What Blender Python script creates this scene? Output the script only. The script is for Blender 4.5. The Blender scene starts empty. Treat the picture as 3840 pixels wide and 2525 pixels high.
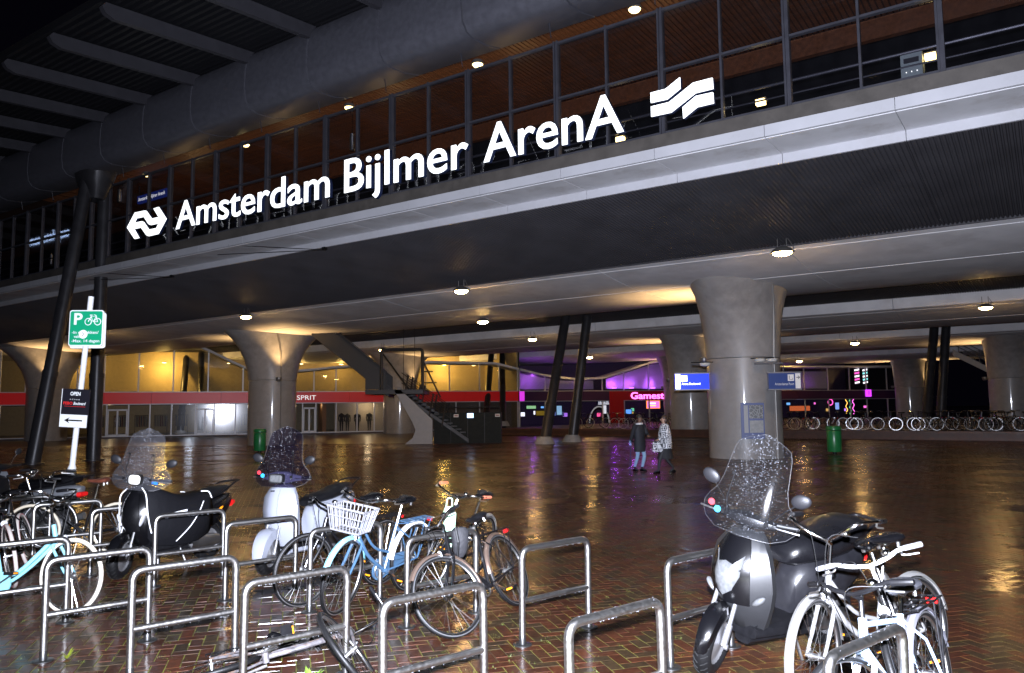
import bpy, math, random
import numpy as np
from mathutils import Vector, Matrix

scene = bpy.context.scene
R = math.radians
PI = math.pi
rnd = random.Random(7)

# ---------------------------------------------------------------- camera
cam_h = 1.85
cd = bpy.data.cameras.new('camera')
cd.sensor_width = 36.0
cd.sensor_fit = 'HORIZONTAL'
cd.lens = 27.494
cd.clip_start = 0.05
cd.clip_end = 2000
cam = bpy.data.objects.new('camera', cd)
scene.collection.objects.link(cam)
pit, rol = R(5.266), R(0.63)
Fv = Vector((0, math.cos(pit), math.sin(pit)))
U0 = Vector((0, -math.sin(pit), math.cos(pit)))
R0 = Vector((1, 0, 0))
Rv = R0 * math.cos(rol) - U0 * math.sin(rol)
Uv = R0 * math.sin(rol) + U0 * math.cos(rol)
m3 = Matrix((Rv, Uv, -Fv)).transposed()
cam.matrix_world = Matrix.Translation((0, 0, cam_h)) @ m3.to_4x4()
scene.camera = cam

# ---------------------------------------------------------------- world, moonless night sky
world = bpy.data.worlds.new('World')
scene.world = world
world.use_nodes = True
wn = world.node_tree
bg = wn.nodes['Background']
sky = wn.nodes.new('ShaderNodeTexSky')
sky.sky_type = 'NISHITA'
sky.sun_disc = False
sky.sun_elevation = R(-4)
sky.sun_rotation = R(200)
wmix = wn.nodes.new('ShaderNodeMix')
wmix.data_type = 'RGBA'
wmix.inputs['Factor'].default_value = 0.5
wmix.inputs['B'].default_value = (0.10, 0.085, 0.22, 1)
wn.links.new(sky.outputs[0], wmix.inputs['A'])
wn.links.new(wmix.outputs['Result'], bg.inputs['Color'])
bg.inputs['Strength'].default_value = 0.016
sun_d = bpy.data.lights.new('night_glow', 'SUN')
sun_d.energy = 0.012
sun_d.angle = R(20)
sun_d.color = (0.75, 0.8, 1.0)
sun = bpy.data.objects.new('night_glow', sun_d)
sun.rotation_euler = (R(50), 0, R(-20))
scene.collection.objects.link(sun)

# the photographer's flash, in the hot shoe just above the lens
fl = bpy.data.lights.new('camera_flash', 'SPOT')
fl.energy = 21500
fl.spot_size = R(128)
fl.spot_blend = 1.0
fl.shadow_soft_size = 0.035
fl.color = (0.81, 0.85, 1.0)
flo = bpy.data.objects.new('camera_flash', fl)
flo.matrix_world = Matrix.Translation((0.0, -0.02, cam_h + 0.21)) @ Matrix.Rotation(R(-4), 4, 'Z') @ m3.to_4x4()
scene.collection.objects.link(flo)

vs = scene.view_settings
vs.view_transform = 'Standard'
vs.look = 'None'
vs.exposure = 0.0
vs.gamma = 1.0
scene.cycles.use_denoising = True
scene.cycles.max_bounces = 6
scene.cycles.diffuse_bounces = 3
scene.cycles.glossy_bounces = 3
scene.cycles.transparent_max_bounces = 12
scene.cycles.transmission_bounces = 4
scene.cycles.caustics_reflective = False
scene.cycles.caustics_refractive = False
scene.cycles.sample_clamp_indirect = 2.5
scene.cycles.sample_clamp_direct = 0

# ---------------------------------------------------------------- helpers
COL = scene.collection
PHI = R(-34.572)          # the viaduct's frame: x runs along the facade, y away from the plaza
SHR = R(20.33)            # the shop front's frame


def fr(x, y, z=0.0, a=PHI):
    return Vector((x * math.cos(a) - y * math.sin(a), x * math.sin(a) + y * math.cos(a), z))


def nd(n, d, z=0.0):
    return fr(-d, n, z)


MATS = {}


def mat(name, col=(.5, .5, .5), rough=.5, metal=0., spec=.5, var=0., vs=4., bump=0., bs=60., coat=0., emit=0., ecol=None, trans=0., stain=None, ss=1.5):
    if name in MATS:
        return MATS[name]
    m = bpy.data.materials.new(name)
    m.use_nodes = True
    t = m.node_tree
    b = t.nodes['Principled BSDF']
    b.inputs['Base Color'].default_value = (*col, 1)
    b.inputs['Roughness'].default_value = rough
    b.inputs['Metallic'].default_value = metal
    b.inputs['Specular IOR Level'].default_value = spec
    b.inputs['Coat Weight'].default_value = coat
    b.inputs['Coat Roughness'].default_value = .06
    if trans:
        b.inputs['Transmission Weight'].default_value = trans
    if emit:
        b.inputs['Emission Color'].default_value = (*(ecol or col), 1)
        b.inputs['Emission Strength'].default_value = emit
    if var or bump or stain:
        tc = t.nodes.new('ShaderNodeTexCoord')
    if var:
        n = t.nodes.new('ShaderNodeTexNoise')
        n.inputs['Scale'].default_value = vs
        n.inputs['Detail'].default_value = 6
        t.links.new(tc.outputs['Object'], n.inputs['Vector'])
        mr = t.nodes.new('ShaderNodeMapRange')
        mr.inputs['From Min'].default_value = .3
        mr.inputs['From Max'].default_value = .7
        mr.inputs['To Min'].default_value = 1 - var
        mr.inputs['To Max'].default_value = 1 + var
        t.links.new(n.outputs['Fac'], mr.inputs['Value'])
        mx = t.nodes.new('ShaderNodeMix')
        mx.data_type = 'RGBA'
        mx.blend_type = 'MULTIPLY'
        mx.inputs['Factor'].default_value = 1
        mx.inputs['A'].default_value = (*col, 1)
        t.links.new(mr.outputs[0], mx.inputs['B'])
        out = mx.outputs['Result']
        if stain:
            n2 = t.nodes.new('ShaderNodeTexNoise')
            n2.inputs['Scale'].default_value = ss
            n2.inputs['Detail'].default_value = 8
            n2.inputs['Roughness'].default_value = .7
            t.links.new(tc.outputs['Object'], n2.inputs['Vector'])
            m2 = t.nodes.new('ShaderNodeMapRange')
            m2.inputs['From Min'].default_value = .52
            m2.inputs['From Max'].default_value = .68
            t.links.new(n2.outputs['Fac'], m2.inputs['Value'])
            mx2 = t.nodes.new('ShaderNodeMix')
            mx2.data_type = 'RGBA'
            t.links.new(m2.outputs[0], mx2.inputs['Factor'])
            t.links.new(out, mx2.inputs['A'])
            mx2.inputs['B'].default_value = (*stain, 1)
            out = mx2.outputs['Result']
        t.links.new(out, b.inputs['Base Color'])
        mr3 = t.nodes.new('ShaderNodeMapRange')
        mr3.inputs['To Min'].default_value = max(0.02, rough - .12)
        mr3.inputs['To Max'].default_value = min(1, rough + .12)
        t.links.new(n.outputs['Fac'], mr3.inputs['Value'])
        t.links.new(mr3.outputs[0], b.inputs['Roughness'])
    if bump:
        n3 = t.nodes.new('ShaderNodeTexNoise')
        n3.inputs['Scale'].default_value = bs
        n3.inputs['Detail'].default_value = 3
        t.links.new(tc.outputs['Object'], n3.inputs['Vector'])
        bp = t.nodes.new('ShaderNodeBump')
        bp.inputs['Strength'].default_value = bump
        bp.inputs['Distance'].default_value = .01
        t.links.new(n3.outputs['Fac'], bp.inputs['Height'])
        t.links.new(bp.outputs[0], b.inputs['Normal'])
    MATS[name] = m
    return m


def glass_mat(name, tint=(.9, .9, .9), refl=1.0, rough=.02, film=0., fcol=(.5, .5, .5), droplets=0., dscale=110.):
    """thin pane: clear transmission + fresnel reflection; film = faint grime; droplets = rain beads"""
    m = bpy.data.materials.new(name)
    m.use_nodes = True
    t = m.node_tree
    t.nodes.remove(t.nodes['Principled BSDF'])
    o = t.nodes['Material Output']
    tr = t.nodes.new('ShaderNodeBsdfTransparent')
    tr.inputs[0].default_value = (*tint, 1)
    gl = t.nodes.new('ShaderNodeBsdfGlossy')
    gl.inputs['Roughness'].default_value = rough
    fz = t.nodes.new('ShaderNodeFresnel')
    gb = t.nodes.new('ShaderNodeNewGeometry')
    bi = t.nodes.new('ShaderNodeMapRange')          # same reflectance on both faces of the thin sheet
    bi.inputs['To Min'].default_value = 1.5
    bi.inputs['To Max'].default_value = 1 / 1.5
    t.links.new(gb.outputs['Backfacing'], bi.inputs['Value'])
    t.links.new(bi.outputs[0], fz.inputs['IOR'])
    mul = t.nodes.new('ShaderNodeMath')
    mul.operation = 'MULTIPLY'
    mul.use_clamp = True
    mul.inputs[1].default_value = refl
    t.links.new(fz.outputs[0], mul.inputs[0])
    mx = t.nodes.new('ShaderNodeMixShader')
    t.links.new(mul.outputs[0], mx.inputs[0])
    t.links.new(tr.outputs[0], mx.inputs[1])
    t.links.new(gl.outputs[0], mx.inputs[2])
    last = mx.outputs[0]
    tc = t.nodes.new('ShaderNodeTexCoord')
    if film:
        df = t.nodes.new('ShaderNodeBsdfDiffuse')
        df.inputs[0].default_value = (*fcol, 1)
        n = t.nodes.new('ShaderNodeTexNoise')
        n.inputs['Scale'].default_value = 3
        n.inputs['Detail'].default_value = 5
        t.links.new(tc.outputs['Object'], n.inputs['Vector'])
        mr = t.nodes.new('ShaderNodeMapRange')
        mr.inputs['From Min'].default_value = .3
        mr.inputs['From Max'].default_value = .75
        mr.inputs['To Min'].default_value = film * .5
        mr.inputs['To Max'].default_value = film * 1.4
        t.links.new(n.outputs['Fac'], mr.inputs['Value'])
        m2 = t.nodes.new('ShaderNodeMixShader')
        t.links.new(mr.outputs[0], m2.inputs[0])
        t.links.new(last, m2.inputs[1])
        t.links.new(df.outputs[0], m2.inputs[2])
        last = m2.outputs[0]
    if droplets:
        vo = t.nodes.new('ShaderNodeTexVoronoi')
        vo.inputs['Scale'].default_value = dscale
        t.links.new(tc.outputs['Object'], vo.inputs['Vector'])
        sep = t.nodes.new('ShaderNodeSeparateColor')
        t.links.new(vo.outputs['Color'], sep.inputs[0])
        lt = t.nodes.new('ShaderNodeMath')
        lt.operation = 'LESS_THAN'
        t.links.new(sep.outputs[0], lt.inputs[0])
        lt.inputs[1].default_value = droplets
        l2 = t.nodes.new('ShaderNodeMath')
        l2.operation = 'LESS_THAN'
        l2.inputs[1].default_value = .36
        t.links.new(vo.outputs['Distance'], l2.inputs[0])
        mm = t.nodes.new('ShaderNodeMath')
        mm.operation = 'MULTIPLY'
        t.links.new(lt.outputs[0], mm.inputs[0])
        t.links.new(l2.outputs[0], mm.inputs[1])
        g2 = t.nodes.new('ShaderNodeBsdfGlossy')
        g2.inputs['Roughness'].default_value = .24
        g2.inputs['Color'].default_value = (.8, .85, 1, 1)
        bp = t.nodes.new('ShaderNodeBump')
        bp.inputs['Strength'].default_value = .5
        bp.inputs['Distance'].default_value = .004
        bp.invert = True
        t.links.new(vo.outputs['Distance'], bp.inputs['Height'])
        t.links.new(bp.outputs[0], g2.inputs['Normal'])
        m3_ = t.nodes.new('ShaderNodeMixShader')
        t.links.new(mm.outputs[0], m3_.inputs[0])
        t.links.new(last, m3_.inputs[1])
        t.links.new(g2.outputs[0], m3_.inputs[2])
        last = m3_.outputs[0]
    t.links.new(last, o.inputs['Surface'])
    MATS[name] = m
    return m


class MB:
    """collects shapes, then links them as one mesh object"""

    def __init__(s):
        s.v = []
        s.f = []

    def add(s, vs, fs):
        k = len(s.v)
        s.v += [tuple(p) for p in vs]
        s.f += [tuple(i + k for i in f) for f in fs]
        return s

    def box(s, c, size, rot=None):
        x, y, z = [q / 2 for q in size]
        vs = [Vector((a * x, b * y, e * z)) for a in (-1, 1) for b in (-1, 1) for e in (-1, 1)]
        if rot is not None:
            vs = [rot @ p for p in vs]
        c = Vector(c)
        return s.add([p + c for p in vs], [(0, 1, 3, 2), (4, 6, 7, 5), (0, 4, 5, 1), (2, 3, 7, 6), (0, 2, 6, 4), (1, 5, 7, 3)])

    def bb(s, x0, x1, y0, y1, z0, z1):
        return s.box(((x0 + x1) / 2, (y0 + y1) / 2, (z0 + z1) / 2), (abs(x1 - x0), abs(y1 - y0), abs(z1 - z0)))

    def tube(s, pts, r, n=8, closed=False, cap=True):
        pts = [Vector(p) for p in pts]
        N = len(pts)
        rs = list(r) if isinstance(r, (list, tuple)) else [r] * N
        k = len(s.v)
        prev = None
        for i, p in enumerate(pts):
            if closed:
                tg = pts[(i + 1) % N] - pts[i - 1]
            else:
                tg = pts[min(i + 1, N - 1)] - pts[max(i - 1, 0)]
            if tg.length < 1e-9:
                tg = Vector((0, 0, 1))
            tg.normalize()
            if prev is None:
                a = Vector((0, 0, 1)) if abs(tg.z) < .9 else Vector((1, 0, 0))
                u = tg.cross(a).normalized()
            else:
                u = prev - tg * prev.dot(tg)
                u = u.normalized() if u.length > 1e-6 else tg.orthogonal().normalized()
            prev = u
            w = tg.cross(u)
            for j in range(n):
                a = 2 * PI * j / n
                s.v.append(tuple(p + (u * math.cos(a) + w * math.sin(a)) * rs[i]))
        m = N if closed else N - 1
        for i in range(m):
            for j in range(n):
                a = k + i * n + j
                b = k + i * n + (j + 1) % n
                c = k + ((i + 1) % N) * n + (j + 1) % n
                d = k + ((i + 1) % N) * n + j
                s.f.append((a, b, c, d))
        if not closed and cap:
            s.f.append(tuple(k + j for j in range(n))[::-1])
            s.f.append(tuple(k + (N - 1) * n + j for j in range(n)))
        return s

    def lathe(s, prof, n=24, c=(0, 0, 0), axis='z', sx=1., sy=1., cap=True):
        c = Vector(c)
        k = len(s.v)
        for (r, z) in prof:
            for j in range(n):
                a = 2 * PI * j / n
                p = Vector((r * math.cos(a) * sx, r * math.sin(a) * sy, z))
                if axis == 'y':
                    p = Vector((p.x, p.z, p.y))
                elif axis == 'x':
                    p = Vector((p.z, p.x, p.y))
                s.v.append(tuple(p + c))
        for i in range(len(prof) - 1):
            for j in range(n):
                s.f.append((k + i * n + j, k + i * n + (j + 1) % n, k + (i + 1) * n + (j + 1) % n, k + (i + 1) * n + j))
        if cap:
            s.f.append(tuple(k + j for j in range(n))[::-1])
            s.f.append(tuple(k + (len(prof) - 1) * n + j for j in range(n)))
        return s

    def ring(s, Rr, r, c=(0, 0, 0), n=40, m=8, sy=1.0):
        """torus about the y axis"""
        c = Vector(c)
        k = len(s.v)
        for i in range(n):
            a = 2 * PI * i / n
            for j in range(m):
                b = 2 * PI * j / m
                q = Rr + r * math.cos(b)
                s.v.append(tuple(c + Vector((q * math.cos(a), r * math.sin(b) * sy, q * math.sin(a)))))
        for i in range(n):
            for j in range(m):
                s.f.append((k + i * m + j, k + i * m + (j + 1) % m, k + ((i + 1) % n) * m + (j + 1) % m, k + ((i + 1) % n) * m + j))
        return s

    def ball(s, c, r, nu=12, nv=8, rot=None):
        rr = (r, r, r) if not isinstance(r, (list, tuple)) else r
        c = Vector(c)
        k = len(s.v)
        for i in range(nv + 1):
            t = PI * i / nv
            for j in range(nu):
                a = 2 * PI * j / nu
                p = Vector((rr[0] * math.sin(t) * math.cos(a), rr[1] * math.sin(t) * math.sin(a), rr[2] * math.cos(t)))
                if rot is not None:
                    p = rot @ p
                s.v.append(tuple(p + c))
        for i in range(nv):
            for j in range(nu):
                s.f.append((k + i * nu + j, k + (i + 1) * nu + j, k + (i + 1) * nu + (j + 1) % nu, k + i * nu + (j + 1) % nu))
        return s

    def loft(s, secs, closed=True, cap=True):
        """secs: list of equal-length point lists"""
        k = len(s.v)
        n = len(secs[0])
        for q in secs:
            s.v += [tuple(p) for p in q]
        for i in range(len(secs) - 1):
            for j in range(n if closed else n - 1):
                s.f.append((k + i * n + j, k + i * n + (j + 1) % n, k + (i + 1) * n + (j + 1) % n, k + (i + 1) * n + j))
        if cap and closed:
            s.f.append(tuple(k + j for j in range(n))[::-1])
            s.f.append(tuple(k + (len(secs) - 1) * n + j for j in range(n)))
        return s

    def prism(s, poly, f0, f1):
        """poly: 2D points, f0/f1: functions (u,v)->3D for the two faces"""
        k = len(s.v)
        n = len(poly)
        s.v += [tuple(f0(*p)) for p in poly] + [tuple(f1(*p)) for p in poly]
        s.f.append(tuple(k + j for j in range(n)))
        s.f.append(tuple(k + n + j for j in range(n))[::-1])
        for j in range(n):
            s.f.append((k + j, k + n + j, k + n + (j + 1) % n, k + (j + 1) % n))
        return s

    def plate(s, poly, y0, y1):
        """polygon in the xz plane, thick from y0 to y1"""
        return s.prism(poly, lambda u, v: (u, y0, v), lambda u, v: (u, y1, v))

    def mesh(s, name, sharp=35):
        me = bpy.data.meshes.new(name)
        me.from_pydata(s.v, [], s.f)
        if sharp:
            me.polygons.foreach_set('use_smooth', [True] * len(me.polygons))
            me.set_sharp_from_angle(angle=R(sharp))
        me.validate()
        return me

    def build(s, name, m, parent=None, sharp=35, **kw):
        me = s.mesh(name, sharp)
        me.materials.append(m)
        return put(name, me, parent, **kw)


def put(name, me, parent=None, M=None, loc=None, rz=0., kind=None, label=None, cat=None, group=None):
    o = bpy.data.objects.new(name, me)
    COL.objects.link(o)
    if parent is not None:
        o.parent = parent
    if M is not None:
        o.matrix_local = M
    elif loc is not None:
        o.location = loc
        o.rotation_euler = (0, 0, rz)
    if kind:
        o['kind'] = kind
    if label:
        o['label'] = label
    if cat:
        o['category'] = cat
    if group:
        o['group'] = group
    return o


def thing(name, label, cat, loc=(0, 0, 0), rz=0., group=None, M=None):
    return put(name, None, None, M=M, loc=loc, rz=rz, label=label, cat=cat, group=group)


def copy_tree(o, parent=None):
    c = o.copy()
    COL.objects.link(c)
    c.parent = parent
    for ch in list(o.children):
        copy_tree(ch, c)
    return c


def relabel(o, label, group=None):
    o['label'] = label
    if group:
        o['group'] = group
    return o


def sup(cx, cy, cz, a, b, e=2.6, n=16, plane='yz'):
    """superellipse section"""
    out = []
    for j in range(n):
        t = 2 * PI * j / n
        ct, st = math.cos(t), math.sin(t)
        u = a * math.copysign(abs(ct) ** (2 / e), ct)
        w = b * math.copysign(abs(st) ** (2 / e), st)
        out.append((cx, cy + u, cz + w) if plane == 'yz' else (cx + u, cy + w, cz))
    return out


def arc(pts, rad, n=5):
    """round the corners of a polyline"""
    pts = [Vector(p) for p in pts]
    out = [pts[0]]
    for i in range(1, len(pts) - 1):
        a, b, c = pts[i - 1], pts[i], pts[i + 1]
        u = (a - b).normalized()
        w = (c - b).normalized()
        ang = u.angle(w)
        L = min(rad / max(math.tan(ang / 2), .05), (a - b).length * .49, (c - b).length * .49)
        p, q = b + u * L, b + w * L
        for k in range(n + 1):
            t = k / n
            out.append(p * (1 - t) ** 2 + b * 2 * t * (1 - t) + q * t * t)
    out.append(pts[-1])
    return out


def smooth_pts(pts, n=6):
    """Catmull-Rom through the points"""
    P = [Vector(p) for p in pts]
    P = [P[0] * 2 - P[1]] + P + [P[-1] * 2 - P[-2]]
    out = []
    for i in range(1, len(P) - 2):
        for k in range(n):
            t = k / n
            a, b, c, d = P[i - 1], P[i], P[i + 1], P[i + 2]
            out.append(.5 * ((2 * b) + (c - a) * t + (2 * a - 5 * b + 4 * c - d) * t * t + (3 * b - a - 3 * c + d) * t ** 3))
    out.append(P[-2])
    return out


def text_mesh(txt, size=1., ext=.02, bold=0., name='letter', shear=0.):
    cu = bpy.data.curves.new('t', 'FONT')
    cu.body = txt
    cu.size = size
    cu.extrude = ext
    cu.offset = bold
    cu.shear = shear
    cu.resolution_u = 4
    o = bpy.data.objects.new('t', cu)
    COL.objects.link(o)
    bpy.context.view_layer.update()
    me = bpy.data.meshes.new_from_object(o.evaluated_get(bpy.context.evaluated_depsgraph_get()))
    bpy.data.objects.remove(o)
    bpy.data.curves.remove(cu)
    me.name = name
    return me


def me_bounds(me):
    co = np.empty(len(me.vertices) * 3)
    me.vertices.foreach_get('co', co)
    co = co.reshape(-1, 3)
    return co.min(0), co.max(0)


TXR = Matrix.Rotation(PI / 2, 4, 'X')     # text upright, read from -y


def sign_text(txt, m, parent, x0, x1, z0, h, y, ext=.01, bold=0., name='lettering', shear=0.):
    """a line of flat lettering fitted between x0 and x1, baseline z0, cap height h, in the xz plane"""
    me = text_mesh(txt, 1., 0, bold, name, shear)
    lo, hi = me_bounds(me)
    s = (x1 - x0) / max(hi[0] - lo[0], 1e-6)
    sz = h / .70
    co = np.empty(len(me.vertices) * 3)
    me.vertices.foreach_get('co', co)
    co = co.reshape(-1, 3)
    q = np.stack([(co[:, 0] - lo[0]) * s + x0, np.full(len(co), y), co[:, 1] * sz + z0], 1)
    me.vertices.foreach_set('co', q.ravel())
    me.materials.append(m)
    return put(name, me, parent)

# ---------------------------------------------------------------- materials
concrete = mat('pale_concrete', (.70, .69, .70), .55, var=.10, vs=1.2, bump=.15, bs=30, stain=(.55, .53, .53), ss=.35)
col_conc = mat('column_concrete', (.30, .29, .285), .38, var=.14, vs=2.5, bump=.12, bs=25, stain=(.22, .21, .205), ss=.6)
white_pan = mat('white_edge_panel', (.45, .45, .475), .45, var=.06, vs=2., stain=(.36, .355, .36), ss=.5)
soff_pan = mat('soffit_panel', (.62, .62, .64), .55, var=.08, vs=1.5, stain=(.46, .44, .43), ss=.7)
sill_mat = mat('dark_sill', (.075, .066, .058), .6, var=.2, vs=2.5, stain=(.05, .044, .038), ss=1.2)
corr_mat = mat('corrugated_dark', (.052, .05, .056), .7, metal=0., spec=.2, var=.15, vs=1.)
frame_mat = mat('window_frame_grey', (.065, .065, .08), .4, metal=.4, var=.1)
beam_mat = mat('roof_beam_panel', (.085, .085, .102), .5, metal=.2, var=.12, vs=6., stain=(.095, .095, .115), ss=3.)
rib_mat = mat('roof_rib', (.036, .035, .042), .5, var=.08)
deck_mat = mat('roof_deck_dark', (.004, .004, .006), .6)
wood_mat = mat('ceiling_wood', (.13, .045, .016), .45, var=.3, vs=8.)
dark_in = mat('dark_interior', (.02, .02, .028), .6)
steel_dark = mat('steel_pole_dark', (.035, .034, .038), .38, metal=.3, var=.15, vs=3., bump=.1, bs=20)
pane_mat = glass_mat('station_glass', (.80, .80, .82), 1.0, .02, film=.004, fcol=(.4, .4, .45))
lit_white = mat('lit_white_letter', (.9, .95, 1), .4, emit=1.7, ecol=(.95, .98, 1))
letter_side = mat('letter_side_blue', (.012, .02, .06), .35)
lamp_em = mat('sodium_lens', (1, .75, .35), .3, emit=210., ecol=(1, .58, .19))
sconce_em = mat('sconce_lens', (1, .75, .35), .3, emit=14., ecol=(1, .62, .2))
warm_em = mat('warm_downlight', (1, .8, .4), .3, emit=9., ecol=(1, .72, .28))
lamp_house = mat('lamp_housing', (.2, .19, .18), .35, metal=.6)
black_m = mat('black_rubber', (.0045, .0045, .005), .5, spec=.3, bump=.1, bs=90)
black_gloss = mat('black_gloss', (.0028, .0028, .0035), .2, coat=.15, bump=.05, bs=200)
black_mid = mat('black_plastic', (.005, .005, .006), .4, spec=.3, var=.2, vs=20)
chrome = mat('chrome', (.75, .74, .72), .14, metal=1.)
steel = mat('brushed_steel', (.46, .45, .435), .34, metal=1., var=.05, vs=40., bump=.025, bs=260)
alu = mat('aluminium', (.62, .62, .62), .34, metal=1., var=.1)


# ---------------------------------------------------------------- ground: wet clay pavers in herringbone
def brick_material():
    m = bpy.data.materials.new('wet_paver')
    m.use_nodes = True
    t = m.node_tree
    b = t.nodes['Principled BSDF']
    at = t.nodes.new('ShaderNodeAttribute')
    at.attribute_name = 'bc'
    tc = t.nodes.new('ShaderNodeTexCoord')
    geo = t.nodes.new('ShaderNodeNewGeometry')
    n = t.nodes.new('ShaderNodeTexNoise')
    n.inputs['Scale'].default_value = 22
    n.inputs['Detail'].default_value = 6
    t.links.new(geo.outputs['Position'], n.inputs['Vector'])
    mr = t.nodes.new('ShaderNodeMapRange')
    mr.inputs['From Min'].default_value = .3
    mr.inputs['From Max'].default_value = .72
    mr.inputs['To Min'].default_value = .55
    mr.inputs['To Max'].default_value = 1.35
    t.links.new(n.outputs['Fac'], mr.inputs['Value'])
    mx = t.nodes.new('ShaderNodeMix')
    mx.data_type = 'RGBA'
    mx.blend_type = 'MULTIPLY'
    mx.inputs['Factor'].default_value = 1
    t.links.new(at.outputs['Color'], mx.inputs['A'])
    t.links.new(mr.outputs[0], mx.inputs['B'])
    t.links.new(mx.outputs['Result'], b.inputs['Base Color'])
    # wetness: standing-water patches are glossier
    n2 = t.nodes.new('ShaderNodeTexNoise')
    n2.inputs['Scale'].default_value = .55
    n2.inputs['Detail'].default_value = 4
    t.links.new(geo.outputs['Position'], n2.inputs['Vector'])
    m2 = t.nodes.new('ShaderNodeMapRange')
    m2.inputs['From Min'].default_value = .44
    m2.inputs['From Max'].default_value = .58
    m2.inputs['To Min'].default_value = .25
    m2.inputs['To Max'].default_value = .15
    t.links.new(n2.outputs['Fac'], m2.inputs['Value'])
    t.links.new(m2.outputs[0], b.inputs['Coat Roughness'])
    b.inputs['Roughness'].default_value = .55
    b.inputs['Specular IOR Level'].default_value = .08
    b.inputs['Coat Weight'].default_value = .6
    b.inputs['Coat IOR'].default_value = 1.33
    n3 = t.nodes.new('ShaderNodeTexNoise')
    n3.inputs['Scale'].default_value = 45
    n3.inputs['Detail'].default_value = 4
    t.links.new(geo.outputs['Position'], n3.inputs['Vector'])
    bp = t.nodes.new('ShaderNodeBump')
    bp.inputs['Strength'].default_value = .06
    bp.inputs['Distance'].default_value = .004
    t.links.new(n3.outputs['Fac'], bp.inputs['Height'])
    t.links.new(bp.outputs[0], b.inputs['Normal'])
    return m


def joint_material():
    m = bpy.data.materials.new('mossy_joint_sand')
    m.use_nodes = True
    t = m.node_tree
    b = t.nodes['Principled BSDF']
    geo = t.nodes.new('ShaderNodeNewGeometry')
    n = t.nodes.new('ShaderNodeTexNoise')
    n.inputs['Scale'].default_value = 3.2
    n.inputs['Detail'].default_value = 5
    n.inputs['Roughness'].default_value = .7
    t.links.new(geo.outputs['Position'], n.inputs['Vector'])
    cr = t.nodes.new('ShaderNodeValToRGB')
    cr.color_ramp.elements[0].position = .38
    cr.color_ramp.elements[0].color = (.03, .022, .008, 1)
    cr.color_ramp.elements[1].position = .52
    cr.color_ramp.elements[1].color = (.115, .12, .014, 1)
    t.links.new(n.outputs['Fac'], cr.inputs[0])
    t.links.new(cr.outputs[0], b.inputs['Base Color'])
    b.inputs['Roughness'].default_value = .6
    return m


def far_ground_material():
    m = bpy.data.materials.new('far_wet_paving')
    m.use_nodes = True
    t = m.node_tree
    b = t.nodes['Principled BSDF']
    tc = t.nodes.new('ShaderNodeTexCoord')
    mp = t.nodes.new('ShaderNodeMapping')
    mp.inputs['Rotation'].default_value[2] = R(16)
    t.links.new(tc.outputs['Object'], mp.inputs[0])
    br = t.nodes.new('ShaderNodeTexBrick')
    br.inputs['Scale'].default_value = 5
    br.inputs['Color1'].default_value = (.030, .011, .007, 1)
    br.inputs['Color2'].default_value = (.022, .013, .009, 1)
    br.inputs['Mortar'].default_value = (.02, .018, .01, 1)
    t.links.new(mp.outputs[0], br.inputs['Vector'])
    t.links.new(br.outputs[0], b.inputs['Base Color'])
    b.inputs['Roughness'].default_value = .3
    return m


brick_m = brick_material()
joint_m = joint_material()
gmb = MB()
gmb.add([(-400, -200, -.003), (400, -200, -.003), (400, 600, -.003), (-400, 600, -.003)], [(0, 1, 2, 3)])
ground = gmb.build('ground', joint_m, None, sharp=0, kind='structure')
# bricks
BL, BW, JT, BH = .204, .102, .0075, .05
ang = R(16)
ca, sa = math.cos(ang), math.sin(ang)
cols = .56 * np.array([(.100, .026, .014), (.088, .022, .012), (.074, .021, .013), (.112, .031, .017), (.060, .022, .015), (.042, .036, .024), (.050, .040, .027), (.036, .030, .021), (.082, .024, .014), (.066, .017, .011)])
cols = cols * np.array([1.02, .98, .66])
cols = cols * .66 + cols.mean(0) * .34
rg = np.random.default_rng(3)
NV = 24
P = BW
rows = []
K = 520
# 90-degree herringbone: unit cell period 4 widths along the diagonal
ii, jj = np.meshgrid(np.arange(-K, K), np.arange(-K, K), indexing='ij')
ii = ii.ravel()
jj = jj.ravel()
ph = (ii - jj) % 4
hx = ph == 0      # a horizontal brick starts in this cell
vy = ph == 3      # a vertical brick starts in this cell (covers j and j+1)
def cells(mask, horiz):
    i = ii[mask] * P
    j = jj[mask] * P
    if horiz:
        return np.stack([i + P, j + P / 2, np.zeros_like(i)], 1)
    return np.stack([i + P / 2, j + P, np.full_like(i, 1)], 1)
# vertical brick covers cells (i,j),(i,j+1): phases 3 and 2
A_ = np.concatenate([cells(hx, True), cells(ph == 3, False)], 0)
wx = A_[:, 0] * ca - A_[:, 1] * sa
wy = A_[:, 0] * sa + A_[:, 1] * ca + 24
keep = (wy > 3.4) & (wy < 44) & (np.abs(wx) < wy * .84 + 1.5)
# keep the near field whole and let the flat far paving take over beyond
A_, wx, wy = A_[keep], wx[keep], wy[keep]
NB = len(A_)
hor = A_[:, 2] < .5
hl = np.where(hor, BL, BW) / 2 - JT / 2
hw = np.where(hor, BW, BL) / 2 - JT / 2
cidx = rg.integers(0, len(cols), NB)
tone = rg.uniform(.8, 1.18, NB)
dist = np.hypot(wx, wy)
tilt = rg.normal(0, 1, (NB, 2)) * .0012
zoff = rg.normal(0, .0003, NB)
order = np.argsort(dist)
inview = (np.abs(wx[order]) < wy[order] * .66) & (wy[order] > 4.2)
near300 = order[inview][:300]
isnear = np.zeros(NB, bool)
isnear[near300] = True


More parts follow.
